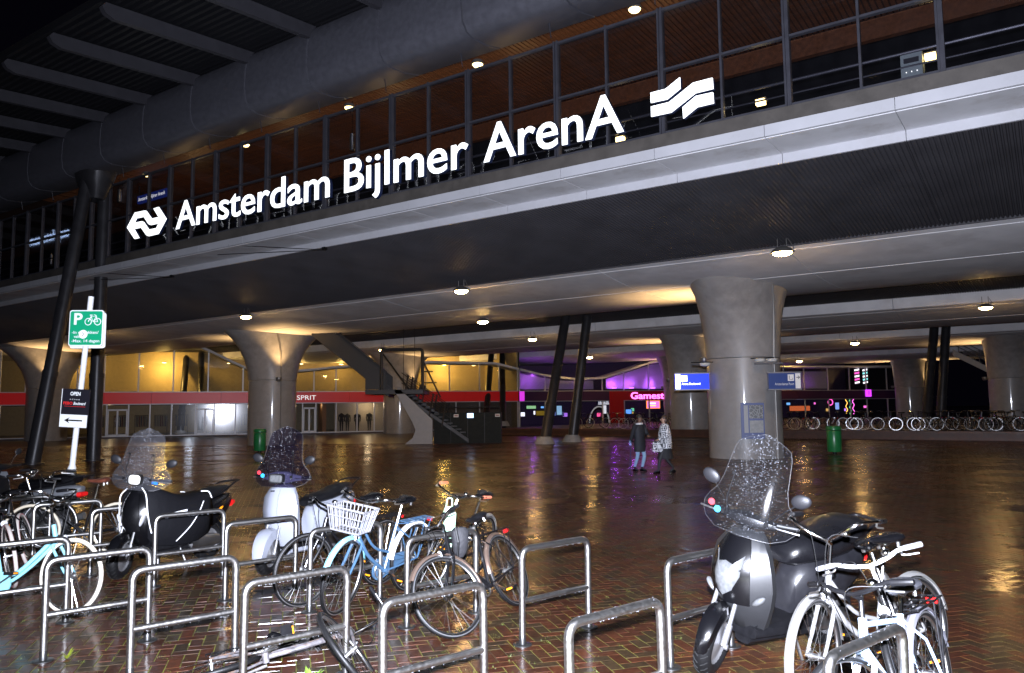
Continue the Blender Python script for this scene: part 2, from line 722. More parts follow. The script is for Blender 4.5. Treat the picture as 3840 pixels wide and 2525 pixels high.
def brick_arrays(sel):
    k = sel.sum()
    sx = np.array([-1, 1, 1, -1])
    sy = np.array([-1, -1, 1, 1])
    ch = .0015
    V = np.zeros((k, 8, 3))
    for q in range(4):
        for lv in range(2):
            lx = sx[q] * (hl[sel] - (ch if lv else 0))
            ly = sy[q] * (hw[sel] - (ch if lv else 0))
            gx = A_[sel, 0] + lx
            gy = A_[sel, 1] + ly
            V[:, q + 4 * lv, 0] = gx * ca - gy * sa
            V[:, q + 4 * lv, 1] = gx * sa + gy * ca + 24
            V[:, q + 4 * lv, 2] = (zoff[sel] + lx * tilt[sel, 0] / .1 + ly * tilt[sel, 1] / .1) if lv else -.0035
    return V


def mesh_np(name, V, F, colr=None):
    me = bpy.data.meshes.new(name)
    nv, nf = len(V), len(F)
    me.vertices.add(nv)
    me.vertices.foreach_set('co', V.ravel())
    me.loops.add(nf * 4)
    me.loops.foreach_set('vertex_index', F.ravel().astype(np.int32))
    me.polygons.add(nf)
    me.polygons.foreach_set('loop_start', np.arange(0, nf * 4, 4, dtype=np.int32))
    me.polygons.foreach_set('use_smooth', np.zeros(nf, dtype=bool))
    me.update(calc_edges=True)
    if colr is not None:
        a = me.attributes.new('bc', 'FLOAT_COLOR', 'POINT')
        a.data.foreach_set('color', np.concatenate([colr, np.ones((nv, 1))], 1).ravel())
    me.validate()
    return me


FQ = np.array([(4, 5, 6, 7), (0, 1, 5, 4), (1, 2, 6, 5), (2, 3, 7, 6), (3, 0, 4, 7)])
sel = ~isnear
V = brick_arrays(sel)
k = len(V)
F = (FQ[None] + 8 * np.arange(k)[:, None, None]).reshape(-1, 4)
C8 = np.repeat(cols[cidx[sel]] * tone[sel][:, None], 8, 0)
bme = mesh_np('paver_field', V.reshape(-1, 3), F, C8)
bme.materials.append(brick_m)
put('paver_field', bme, ground, kind='stuff')
# the 300 that show largest: a brick each
bvar = []
for q in range(NV):
    c = cols[q % len(cols)] * rg.uniform(.75, 1.2)
    t2 = rg.normal(0, 1, 2) * .0012
    vv = []
    for lv in range(2):
        for (a, b2) in ((-1, -1), (1, -1), (1, 1), (-1, 1)):
            lx = a * (BL / 2 - JT / 2 - .0015 * lv)
            ly = b2 * (BW / 2 - JT / 2 - .0015 * lv)
            vv.append((lx, ly, (lx * t2[0] / .1 + ly * t2[1] / .1) if lv else -.0035))
    me = mesh_np('brick', np.array(vv), FQ.copy(), np.repeat(c[None], 8, 0))
    me.materials.append(brick_m)
    bvar.append(me)
for i in near300:
    o = put('brick', bvar[int(rg.integers(NV))], ground)
    o.location = (wx[i], wy[i], float(zoff[i]))
    o.rotation_euler = (0, 0, ang + (0 if hor[i] else PI / 2))
fg = MB()
for (x0, x1, y0, y1) in ((-300, 300, 43.6, 400), (-300, -30.5, -60, 43.6), (30.5, 300, -60, 43.6)):
    fg.add([(x0, y0, -.0008), (x1, y0, -.0008), (x1, y1, -.0008), (x0, y1, -.0008)], [(0, 1, 2, 3)])
fg.build('pavement', far_ground_material(), None, sharp=0, kind='structure')

# grass and moss blades in the joints
gr = MB()
grass_m = mat('joint_grass', (.09, .14, .015), .5)
for _ in range(620):
    y = rnd.uniform(4.3, 8.5)
    x = rnd.uniform(-.64, .5) * y
    for b in range(rnd.randint(3, 8)):
        a = rnd.uniform(0, 2 * PI)
        L = rnd.uniform(.006, .018) * (1.3 if rnd.random() < .15 else 1)
        ox, oy = x + rnd.gauss(0, .018), y + rnd.gauss(0, .018)
        w = .0022
        dx, dy = math.cos(a), math.sin(a)
        gr.add([(ox - dy * w, oy + dx * w, -.01), (ox + dy * w, oy - dx * w, -.01), (ox + dx * L * .7, oy + dy * L * .7, L * .8)], [(0, 1, 2)])
gr.build('grass', grass_m, None, sharp=0, kind='stuff', label='short green grass sprouting from the paving joints', cat='grass')


def weed(loc, n, L, label, m, seed):
    r = random.Random(seed)
    t = thing('weed_plant', label, 'weed', loc)
    for i in range(n):
        b = MB()
        a = r.uniform(0, 2 * PI)
        el = r.uniform(.5, 1.15)
        ln = L * r.uniform(.6, 1.1)
        pts, sd = [], Vector((-math.sin(a), math.cos(a), 0))
        for k in range(6):
            q = k / 5
            pts.append(Vector((math.cos(a) * q * ln * math.cos(el), math.sin(a) * q * ln * math.cos(el), ln * math.sin(el) * q - .35 * ln * q * q)))
        vs_, fs_ = [], []
        for k, p in enumerate(pts):
            w = (.045 * ln) * (math.sin(PI * min(1, .15 + .85 * k / 5)) ** .8) * (1.5 if k % 2 else .8)
            vs_ += [p + sd * w, p + Vector((0, 0, -.15 * w)), p - sd * w]
        for k in range(5):
            fs_ += [(3 * k, 3 * k + 1, 3 * k + 4, 3 * k + 3), (3 * k + 1, 3 * k + 2, 3 * k + 5, 3 * k + 4)]
        b.add(vs_, fs_)
        b.build('leaf', m, t, sharp=0)
    return t


weed_m = mat('weed_green', (.09, .16, .018), .45, var=.3, vs=30)
weed_y = mat('weed_yellow_green', (.16, .19, .015), .45, var=.3, vs=30)
weed((-3.40, 6.12, 0), 16, .13, 'small yellow green weed at the foot of a steel bicycle hoop post', weed_y, 1)
weed((-1.38, 5.45, 0), 46, .20, 'largest bushy green weed with toothed leaves beside the fallen bicycle', weed_m, 2)
weed((-4.0, 7.15, 0), 9, .10, 'small dark green weed at a hoop post below the light blue bicycle wheel', weed_m, 3)
weed((-3.55, 5.75, 0), 10, .06, 'tiny low weed in an open paving joint away from any post', weed_m, 4)

# ---------------------------------------------------------------- terrace in front of the shops
ter_m = mat('terrace_brick', (.075, .030, .018), .5, var=.25, vs=3.)
tb = MB()
tb.bb(-33, 60, 45.7, 130, -.3, .45)
ter = tb.build('terrace_pavement', ter_m, None, sharp=0, loc=(0, 0, 0), rz=PHI, kind='structure')
for i in range(88):
    k = MB()
    k.bb(-33 + i * 1.0 + .005, -32 + i * 1.0 - .005, 45.55, 46.0, .33, .458)
    k.build('kerb_stone', ter_m if i % 3 else mat('kerb_brick_dark', (.06, .028, .018), .5, var=.2), ter, sharp=0)

# ---------------------------------------------------------------- station building
st = thing('station_building', 'long raised railway station with glazed front, white edge beam and ribbed roof', 'station', (0, 0, 0), PHI)
D0 = 1.35
MOD = 2.82
KR = range(-2, 20)
win = MB()
win.bb(-66, 8, 16.30, 16.45, 7.55, 8.07)
winp = win.build('window_band', sill_mat, st)
maj = MB()
maj.bb(-.065, -.022, 16.28, 16.44, 8.07, 11.08)
maj.bb(.022, .065, 16.28, 16.44, 8.07, 11.08)
maj.bb(-.022, .022, 16.33, 16.42, 8.07, 11.08)
majm = maj.mesh('mullion')
majm.materials.append(frame_mat)
mi = MB()
mi.bb(-.024, .024, 16.29, 16.42, 8.07, 11.08)
mim = mi.mesh('mullion')
mim.materials.append(frame_mat)
trs = []
for z0_, z1_ in ((9.55, 9.60), (10.99, 11.05), (8.07, 8.115)):
    trm = MB()
    trm.bb(-MOD / 2 + .068, MOD / 2 - .068, 16.295, 16.41, z0_, z1_)
    trmm = trm.mesh('transom')
    trmm.materials.append(frame_mat)
    trs.append(trmm)
pn = MB()
pn.bb(.026, MOD / 2 - .067, 16.35, 16.362, 0, 1.36)
pnm = pn.mesh('pane', 0)
pnm.materials.append(pane_mat)
rod = MB()
rod.tube([(0, 16.1, 11.08), (0, 15.9, 12.2)], .012, 5)
rod.tube([(0, 16.1, 12.0), (-.55, 15.9, 11.55)], .018, 5)
rodm = rod.mesh('tie_rod')
rodm.materials.append(frame_mat)
for k in KR:
    x = -(D0 + MOD * k)
    put('mullion', majm, winp, loc=(x, 0, 0))
    put('mullion', mim, winp, loc=(x - MOD / 2, 0, 0))
    for trmm in trs:
        put('transom', trmm, winp, loc=(x - MOD / 2, 0, 0))
    put('tie_rod', rodm, winp, loc=(x, 0, 0))
    for s_ in (0, 1):
        for z in (8.14, 9.62):
            put('pane', pnm, winp, loc=(x - MOD / 2 + (0 if s_ else 0) - (0 if s_ else MOD / 2 - .045), 0, z))
# edge beam
eb = MB()
eb.bb(-66, 8, 15.78, 16.9, 7.33, 7.52)
ebo = eb.build('edge_beam', mat('edge_core', (.3, .3, .3), .6), st, sharp=0)
PW = 2.42
p1 = MB()
p1.bb(.006, PW - .006, 15.70, 15.76, 7.315, 7.55)
p1.bb(.006, PW - .006, 15.76, 16.295, 7.53, 7.55)
p2 = MB()
p2.bb(.006, PW - .006, 15.765, 16.96, 7.29, 7.31)
p3 = MB()
p3.bb(.006, PW - .006, 16.965, 17.03, 7.08, 7.33)
pm = []
for q, nm, mm in ((p1, 'fascia_panel', white_pan), (p2, 'soffit_panel', soff_pan), (p3, 'downstand_panel', white_pan)):
    me = q.mesh(nm, 0)
    me.materials.append(mm)
    pm.append((nm, me))
co = MB()
npit = 24
prof = []
for i in range(npit):
    x = i * PW / npit
    for dx, dz in ((0, 0), (.045, 0), (.06, .045), (.085, .045)):
        prof.append((x + dx, dz))
prof.append((PW - .012, 0))
co.loft([[(x, 17.04, 7.09 + z) for x, z in prof], [(x, 22.97, 6.475 + z) for x, z in prof]], closed=False)
com = co.mesh('corrugated_panel', 20)
com.materials.append(corr_mat)
for k in range(-3, 26):
    x = -(2.1 + PW * k)
    for nm, me in pm:
        put(nm, me, ebo, loc=(x, 0, 0))
    put('corrugated_panel', com, ebo, loc=(x, 0, 0))
tr_ = MB()
tr_.bb(-75, 8, 22.93, 22.99, 6.45, 6.62)
tr_.build('soffit_edge_trim', corr_mat, st, sharp=0)
# floor slab and dim inside
hall = MB()
hall.bb(-66, 10, 16.5, 33, 7.62, 7.75)
hall.bb(-66, 10, 33, 33.2, 7.7, 15)
hall.bb(-66, 10, 22.3, 33, 13.6, 13.7)
hall.build('hall_floor', dark_in, st, sharp=0)
ceil = MB()
ceil.bb(-66, 10, 16.7, 22.2, 12.16, 12.3)
ceilo = ceil.build('wood_ceiling', mat('ceiling_back', (.05, .02, .01), .7), st, sharp=0)
lip = MB()
lip.bb(-66, 10, 22.0, 22.2, 11.55, 12.15)
lip.build('ceiling_edge_board', wood_mat, ceilo, sharp=0)
plk = MB()
plk.bb(0, .105, 16.75, 21.98, 12.09, 12.13)
plm = plk.mesh('plank', 0)
plm.materials.append(wood_mat)
for k in range(290):
    put('plank', plm, ceilo, loc=(2.4 - k * .145, 0, rnd.uniform(-.006, .006)))
rail = MB()
rail.tube([(-66, 17.4, 9.05), (9, 17.4, 9.05)], .035, 8)
rail.tube([(-66, 17.4, 8.75), (9, 17.4, 8.75)], .02, 6)
rail.build('handrail', frame_mat, st)
# roof edge beam and ribs
BM = 2.92
bs = MB()
prof = [(16.75, 11.62), (16.1, 11.45), (15.5, 11.40), (15.22, 11.47), (15.06, 11.68), (15.0, 12.1), (15.02, 12.7), (15.1, 13.15), (15.3, 13.35), (16.9, 13.5)]
bs.loft([[(.03, a, b) for a, b in prof], [(.05, a, b) for a, b in prof], [(BM - .05, a, b) for a, b in prof], [(BM - .03, a, b) for a, b in prof]])
bsm = bs.mesh('beam_segment', 40)
bsm.materials.append(beam_mat)
core = MB()
pc = [(a + .06 if a < 15.4 else a, b + .06 if b < 12 else b - .05) for a, b in prof]
core.loft([[(-75, a, b) for a, b in pc], [(9, a, b) for a, b in pc]])
roofo = core.build('roof_beam', mat('beam_joint_dark', (.05, .05, .055), .6), st)
rb = MB()
rb.prism([(15.3, 13.34), (15.3, 12.94), (10.75, 12.56), (10.5, 12.64), (10.4, 12.8), (10.5, 12.94)], lambda u, v: (-.09, u, v), lambda u, v: (.09, u, v))
rbm = rb.mesh('roof_rib', 20)
rbm.materials.append(rib_mat)
for k in range(-6, 20):
    x = -(17.64 + BM * k)
    put('beam_segment', bsm, roofo, loc=(x, 0, 0))
    put('roof_rib', rbm, roofo, loc=(x, 0, 0))
dk = MB()
pr_ = []
for i in range(26):
    n_ = 10.3 + i * .26
    z_ = 12.92 + (n_ - 10.3) * .085
    pr_ += [(n_, z_ + .16), (n_ + .10, z_ + .16), (n_ + .13, z_ + .05), (n_ + .23, z_ + .05)]
dk.loft([[(-75, a, b) for a, b in pr_], [(9, a, b) for a, b in pr_]], closed=False)
dk.build('roof_deck', deck_mat, st, sharp=10)
top_ = MB()
top_.bb(-75, 9, 16.9, 33.2, 13.75, 13.9)
top_.build('roof_slab', deck_mat, st, sharp=0)

# hall lamps (lit) along the ceiling
hl_m = MB()
hl_m.lathe([(.02, .12), (.16, .10), (.19, 0), (.17, -.02)], 12)
for i, (d_, n_, z_, e) in enumerate(((8.21, 17.6, 11.98, 26), (13.24, 17.6, 11.86, 50), (18.55, 17.6, 11.8, 60), (24.0, 17.6, 11.66, 60), (30.5, 17.6, 11.7, 60), (3.2, 18.6, 11.8, 8))):
    t = thing('ceiling_lamp', 'lit round ceiling lamp in the station hall, ' + ('above the last letters of the name', 'above the middle word of the name', 'above the end of the first word', 'above the start of the first word', 'above the hexagonal railway emblem', 'past the end of the lettering')[i], 'lamp', nd(n_, d_, z_), PHI, 'lamps under the station ceiling')
    hl_m2 = MB()
    hl_m2.lathe([(.02, .14), (.16, .11), (.19, .02), (.17, 0)], 14)
    hl_m2.build('lamp_body', lamp_house, t)
    e_ = MB()
    e_.lathe([(.155, .0), (.12, -.05), (.02, -.07)], 14)
    e_.build('lens', warm_em, t)
    ld = bpy.data.lights.new('ceiling_lamp_light', 'POINT')
    ld.energy = e * .55
    ld.color = (1, .62, .26)
    ld.shadow_soft_size = .15
    put('lamp_light', ld, t, loc=(0, 2.2, -1.7))
for px_i, (px_d, n_, z_) in enumerate(((8.7, 17.6, 8.66), (5.12, 17.6, 8.79), (1.65, 17.6, 8.93))):
    t = thing('panel_lamp', 'small lit rectangular lamp inside the hall, ' + ('under the last letter', 'past the plain emblem', 'beside the grey machine')[px_i], 'lamp', nd(n_, px_d, z_), PHI, 'small panel lamps inside the hall')
    MB().box((0, 0, 0), (.2, .14, .12)).build('lens', warm_em, t, sharp=0)
    MB().box((0, .1, .09), (.24, .2, .05)).build('lamp_body', lamp_house, t, sharp=0)
tk = thing('ticket_machine', 'pale grey machine with a dotted front standing behind the station glass', 'machine', nd(17.6, 1.98, 7.75), PHI)
MB().box((0, 0, .64), (.40, .4, 1.28)).build('cabinet', mat('machine_grey', (.25, .29, .3), .4, emit=.02, ecol=(.4, .5, .55)), tk, sharp=0)
for i in range(3):
    for j in range(2):
        MB().box((-.1 + .1 * i, -.21, .75 + .13 * j), (.014, .02, .014)).build('indicator', mat('indicator_white', (.9, .9, .9), emit=3.), tk, sharp=0)
MB().box((0, -.21, 1.12), (.28, .02, .10)).build('display', dark_in, tk, sharp=0)
bs_ = thing('platform_sign', 'small blue hanging name sign glowing inside the station hall', 'sign', nd(19.0, 32.4, 11.42), PHI)
MB().box((0, 0, 0), (2.3, .12, .34)).build('sign_box', mat('sign_blue_dim', (.01, .02, .10), .4, emit=.35, ecol=(.02, .04, .3)), bs_, sharp=0)
sign_text('Amsterdam Bijlmer ArenA', mat('dim_white_text', (.8, .8, .8), emit=1.6), bs_, -1.05, 1.05, -.08, .16, -.07)
for s_ in (-1, 1):
    MB().tube([(s_ * 1.1, 0, .2), (s_ * 1.1, 0, 1.5)], .02, 6).build('hanger', frame_mat, bs_)

# ---------------------------------------------------------------- viaducts behind the front
for ri, (n0, n1, lab) in enumerate(((23.0, 33.8, 'pale concrete viaduct deck nearest the plaza, its belly resting on the widest columns'), (41.9, 52.7, 'second pale concrete viaduct deck, behind the first one'), (59.6, 70.4, 'third pale concrete viaduct deck, above the row of parked bicycles'), (80, 91, 'farthest pale viaduct deck at the back of the passage'))):
    v = thing('viaduct', lab, 'viaduct', (0, 0, 0), PHI)
    cn = (n0 + n1) / 2
    hw_ = (n1 - n0) / 2
    sec = [(n0, 7.3), (n0, 6.56), (n0 + .03, 6.50)]
    for i in range(1, 24):
        q = -1 + 2 * i / 24
        sec.append((cn + hw_ * q, 6.50 - .40 * (1 - abs(q) ** 2.2)))
    sec += [(n1 - .03, 6.50), (n1, 6.56), (n1, 7.3)]
    cut = (-90, -66, -52.6, -49.4, -39.2, -22.7, -12.4, -6.2, 4, 14, 30)
    for a, b in zip(cut[:-1], cut[1:]):
        sg = MB()
        sg.loft([[(a + .012, p, q) for p, q in sec], [(a + .02, p, q) for p, q in sec], [(b - .02, p, q) for p, q in sec], [(b - .012, p, q) for p, q in sec]])
        sg.build('deck_segment', concrete, v, sharp=50)
    c2 = MB()
    c2.bb(-90, 30, n0 + .1, n1 - .1, 6.75, 7.2)
    c2.build('deck_core', mat('deck_joint', (.2, .2, .2), .7), v, sharp=0)
    ln = MB()
    for nn in (n0 + .45, n0 + 3.4):
        q = (nn - cn) / hw_
        zz = 6.50 - .40 * (1 - abs(q) ** 2.2) - .004
        ln.box((-30, nn, zz), (118, .018, .012))
    ln.build('seam_strip', mat('seam_pale', (.75, .75, .75), .5), v, sharp=0)
for ri, (a, b, lab) in enumerate(((33.85, 41.85, 'dark ribbed soffit between the first and second viaduct decks'), (52.75, 59.55, 'dark ribbed soffit between the second and third viaduct decks'), (70.45, 79.95, 'dark ribbed soffit between the third and farthest viaduct decks'))):
    t = thing('dark_soffit', lab, 'soffit', (0, 0, 0), PHI)
    q = MB()
    q.loft([[(x, a, 7.0 + z) for x, z in prof2] if False else [(x, a, 7.0 + z) for x, z in [(i * PW / 24 + dx, dz) for i in range(24) for dx, dz in ((0, 0), (.045, 0), (.06, .045), (.085, .045))] + [(PW - .012, 0)]],
            [(x, b, 7.0 + z) for x, z in [(i * PW / 24 + dx, dz) for i in range(24) for dx, dz in ((0, 0), (.045, 0), (.06, .045), (.085, .045))] + [(PW - .012, 0)]]], closed=False)
    qm = q.mesh('corrugated_panel', 20)
    qm.materials.append(corr_mat)
    for k in range(-6, 30):
        put('corrugated_panel', qm, t, loc=(-(2.1 + PW * k), 0, 0))

# columns
cs = [(0, 1.3, 1.3), (2.2, 1.3, 1.3), (3.55, 1.3, 1.3), (4.1, 1.32, 1.40), (4.7, 1.35, 1.62), (5.3, 1.40, 2.02), (5.8, 1.46, 2.5), (6.15, 1.52, 3.0), (6.32, 1.55, 3.2)]
cm = MB()
NS_ = 44
cm.loft([[(a * math.cos(2 * PI * j / NS_), b * math.sin(2 * PI * j / NS_), z) for j in range(NS_)] for z, a, b in cs[:3]])
cmm = cm.mesh('shaft', 50)
cmm.materials.append(mat('sealed_column_concrete', (.28, .27, .265), .42, var=.12, vs=2.5, bump=.06, bs=25, coat=.5, stain=(.20, .19, .185), ss=.6))
cf = MB()
cf.loft([[(a * math.cos(2 * PI * j / NS_) * 1.004, b * math.sin(2 * PI * j / NS_) * 1.004, z) for j in range(NS_)] for z, a, b in [(3.57, 1.3, 1.3)] + cs[3:]])
cfm = cf.mesh('flared_head', 50)
cfm.materials.append(col_conc)
dp = MB()
dp.tube([(1.25, -.42, 0), (1.25, -.42, 3.6), (1.28, -.45, 4.2), (1.33, -.52, 4.9), (1.39, -.7, 5.6), (1.45, -.9, 6.1)], .04, 8)
dpm = dp.mesh('drain_pipe')
dpm.materials.append(mat('pipe_grey', (.22, .21, .2), .4, metal=.4))
warm = (1, .60, .24)


def uplight(t, x, y, z, energy, out, aim):
    sc = MB()
    sc.lathe([(.10, 0), (.15, .06), (.17, .2), (.16, .24)], 14, c=(x, y, z))
    sc.build('sconce', lamp_house, t)
    e_ = MB()
    e_.lathe([(.145, z + .225), (.06, z + .24), (.01, z + .24)], 14, c=(x, y, 0))
    e_.build('sconce_lens', sconce_em, t)
    ld = bpy.data.lights.new('uplight', 'SPOT')
    ld.energy = energy
    ld.color = warm
    ld.spot_size = R(104)
    ld.spot_blend = .8
    ld.shadow_soft_size = .1
    o = put('uplight_lamp', ld, t)
    dv = Vector(aim).normalized()
    o.rotation_euler = (-dv).to_track_quat('Z', 'Y').to_euler()
    o.location = (x + out[0], y + out[1], z + .36)


for i, (n_, d_, lab, sides) in enumerate((
        (28.4, 9.3, 'broad concrete column carrying the blue street map board', (-1,)),
        (28.6, 36.1, 'flared concrete column with a glowing wall lamp and drain pipe, left of the stair', (-1, 1)),
        (26.5, 57.5, 'flared concrete column with a glowing wall lamp beside the sloping steel poles', (-1, 1)),
        (47.3, 18.9, 'concrete column half hidden behind the map board column', (-1, 1)),
        (46.5, 43.0, 'concrete column standing right behind the stair landing', (-1, 1)),
        (65.5, 27.3, 'far concrete column beside the pink lit game shop sign', (-1, 1)),
        (63.7, 2.4, 'concrete column on the terrace beside the far stair', (-1, 1)),
        (85.5, 11.6, 'smallest farthest concrete column behind the twin dark poles on the terrace', (-1, 1)))):
    lab = lab.replace(', left of the stair', ' between the shop doors')
    t = thing('bridge_column', lab, 'column', nd(n_, d_, 0), PHI, 'concrete columns under the viaducts')
    put('shaft', cmm, t)
    put('flared_head', cfm, t)
    if i in (0, 1):
        put('drain_pipe', dpm, t)
    for s_ in sides:
        e = (900, 760, 700, 620, 380, 300, 560, 560)[i]
        uplight(t, s_ * 1.47, 0 if i not in (1, 2) else (-.75 if s_ > 0 else .3), 3.45, e, (s_ * .12, 0), (s_ * .32, 0, 1))
        if i in (1, 2) and s_ > 0:
            pass

# hanging sodium luminaires
hm = MB()
hm.lathe([(.03, .20), (.14, .17), (.26, .09), (.34, -.03), (.32, -.035)], 18, sx=1.3)
hmm = hm.mesh('lamp_housing')
hmm.materials.append(lamp_house)
hb = MB()
hb.tube([(-.16, 0, .15), (-.16, 0, .62)], .016, 6)
hb.tube([(.16, 0, .15), (.16, 0, .62)], .016, 6)
hb.tube(arc([(.2, 0, .5), (.42, 0, .1), (.25, 0, -.12), (.1, 0, .0)], .1), .012, 5)
hbm = hb.mesh('bracket')
hbm.materials.append(lamp_house)
he = MB()
he.lathe([(.265, 0), (.24, -.08), (.15, -.14), (.01, -.165)], 18, sx=1.35)
hem = he.mesh('lens')
hem.materials.append(lamp_em)
LL = ((22.3, 30.1, 'on the first viaduct beside the column with the drain pipe'), (22.3, 17.6, 'on the first viaduct midway between two columns'), (22.3, 6.06, 'on the first viaduct above the map board column'), (28.93, 21.57, 'at the back of the first viaduct over the twin poles'), (41.0, 26.7, 'under the front of the second viaduct beside the twin poles'), (41.0, 2.28, 'under the front of the second viaduct above the parked bicycles'), (58.8, 11.26, 'under the third viaduct above the green bin'), (79., 20.3, 'under the farthest viaduct'), (41., 39.6, 'beside the stair landing frame'), (59., 32.6, 'under the third viaduct near the game shop'), (22.3, 44, 'on the first viaduct near the sloping poles'))
for i, (n_, d_, w) in enumerate(LL):
    t = thing('hanging_lamp', 'lit sodium lamp hanging ' + w, 'lamp', nd(n_, d_, 5.9 if n_ == 28.93 else 6.18), PHI, 'hanging lamps under the viaducts')
    t.scale = (.78, .78, .78)
    put('lamp_housing', hmm, t)
    put('bracket', hbm, t)
    put('lens', hem, t)
    ld = bpy.data.lights.new('luminaire', 'POINT')
    ld.energy = 4
    ld.color = (1, .58, .22)
    ld.shadow_soft_size = .12
    put('lamp_light', ld, t, loc=(0, 0, -.34))

# steel support poles
for (b, tp, r_, lab, grp) in (
        (nd(14.0, 31.3, 0), nd(15.7, 31.3, 11.9), .26, 'thick dark steel pole sloping up from the plaza to the station roof beam', None),
        (nd(16.2, 31.25, 0), nd(16.3, 31.3, 11.8), .26, 'thick dark steel pole rising upright behind the green parking sign', None),
        (nd(34.8, 22.0, 0), nd(37.6, 22.2, 7.1), .28, 'dark sloping steel pole on a pale footing, beside the grey kiosk', 'twin poles'),
        (nd(37.55, 21.93, 0), nd(38.6, 21.4, 7.1), .28, 'dark steel pole on a pale footing, nearer the game shop than its twin', 'twin poles'),
        (nd(57.0, 6.9, .45), nd(59.2, 6.3, 7.1), .30, 'dark sloping steel pole on the terrace, left half of a close pair', None),
        (nd(58.2, 6.2, .45), nd(59.2, 5.6, 7.1), .30, 'dark steel pole on the terrace, upright half of a close pair', None),
        (nd(37.2, 58.4, 0), nd(39.8, 61.8, 7.0), .28, 'dark sloping steel pole in front of the clothes shop windows', None),
        (nd(37.8, 56.4, 0), nd(40.6, 60.9, 7.0), .28, 'dark steel pole next to the flash reflection on the shop glass', None),
        (nd(52.0, 38.6, .45), nd(58.0, 42.3, 6.9), .28, 'dark sloping steel pole before the red shop fascia, behind the kiosk', None),
        (nd(52.4, 37.1, .45), nd(58.6, 41.5, 6.9), .28, 'dark steel pole before the red shop fascia, beside the purple shop', None)):
    lab = lab.replace('left half', 'leaning half')
    t = thing('steel_pole', lab, 'pole', b, 0, 'dark steel support poles')
    v = tp - b
    q = MB()
    q.tube([(0, 0, 0), v * .28], r_, 18)
    q.build('pole_shaft', steel_dark, t)
    q = MB()
    q.tube([v * .285, v * .97, v], [r_ * .93, r_ * .93, r_ * .8], 18)
    q.build('pole_shaft', steel_dark, t)
    q = MB()
    q.tube([v * .275, v * .29], r_ * 1.06, 18)
    q.build('collar', steel_dark, t)
    q = MB()
    q.lathe([(.55, 0), (.52, .12), (.36, .38)] if r_ in (.28, .30) else [(.4, 0), (.4, .04), (.34, .05)], 16)
    q.build('footing', mat('footing_pale', (.33, .31, .29), .6, var=.15) if r_ in (.28, .30) else steel_dark, t)
hd = thing('pole_head', 'dark steel head joining both thick poles to the roof beam', 'bracket', nd(15.9, 31.3, 11.0), PHI)
MB().loft([sup(0, 0, -.6, .42, .3, 3, 16, 'xy'), sup(0, 0, .1, .75, .55, 3, 16, 'xy'), sup(0, 0, .7, .95, .7, 3, 16, 'xy')]).build('cone', steel_dark, hd)
for (z0, x0) in ((10.4, -31.3), (9.9, -31.3), (11.2, -31.3)):
    pass

# ---------------------------------------------------------------- station name sign
sg = thing('station_sign', 'large lit white letters of the station name with railway logos along the glass', 'sign', (0, 0, 0), PHI)


BLD = .006


def letter_word(txt, d0, d1, z0, z1b, cap0):
    me_all = text_mesh(txt, 1., .0, BLD)
    lo, hi = me_bounds(me_all)
    W = hi[0] - lo[0]
    x0, x1 = -d0, -d1
    s = (x1 - x0) / W
    pen = 0.
    for i, ch in enumerate(txt):
        mw = text_mesh(txt[:i + 1], 1., 0, BLD)
        l2, h2 = me_bounds(mw)
        m1 = text_mesh(ch, 1., 0, BLD)
        l1, h1 = me_bounds(m1)
        off = h2[0] - h1[0] - lo[0]
        zb = z0 + (z1b - z0) * i / max(1, len(txt) - 1)
        sz = cap0 / .70
        for (nm, ext, yy, mt) in (('letter', .012, 15.76, lit_white), ('letter_side', .05, 15.83, letter_side)):
            m2 = text_mesh(ch, 1., ext / 1., BLD + (.004 if nm != 'letter' else 0), nm)
            n_ = len(m2.vertices)
            c_ = np.empty(n_ * 3)
            m2.vertices.foreach_get('co', c_)
            c_ = c_.reshape(-1, 3)
            q = np.stack([(c_[:, 0] + off) * s + x0, yy - c_[:, 2], c_[:, 1] * sz + zb], 1)
            m2.vertices.foreach_set('co', q.ravel())
            m2.materials.append(mt)
            if nm == 'letter':
                lo_ = put('letter', m2, sg)
            else:
                put('letter_side', m2, lo_)


letter_word('Amsterdam', 25.34, 17.43, 8.34, 8.22, .97)
letter_word('Bijlmer', 16.79, 12.19, 8.22, 8.16, 1.0)
letter_word('ArenA', 11.68, 7.70, 8.16, 8.13, .98)


def logo(polys, nm):
    for k, poly in enumerate(polys):
        q = MB().plate([(-a, b) for a, b in poly], 15.74, 15.775)
        o = q.build(nm, lit_white, sg, sharp=0)
        MB().plate([(-a, b) for a, b in poly], 15.78, 15.87).build(nm + '_side', letter_side, o, sharp=0)


# national railway double-arrow emblem, drawn as bent bars (d, z)
def bar(pts, w):
    up, dn = [], []
    for i, (x, y) in enumerate(pts):
        a = Vector(pts[max(i - 1, 0)])
        b = Vector(pts[min(i + 1, len(pts) - 1)])
        t_ = (b - a).normalized()
        n_ = Vector((-t_.y, t_.x)) * w / 2
        up.append((x + n_.x, y + n_.y))
        dn.append((x - n_.x, y - n_.y))
    return up + dn[::-1]


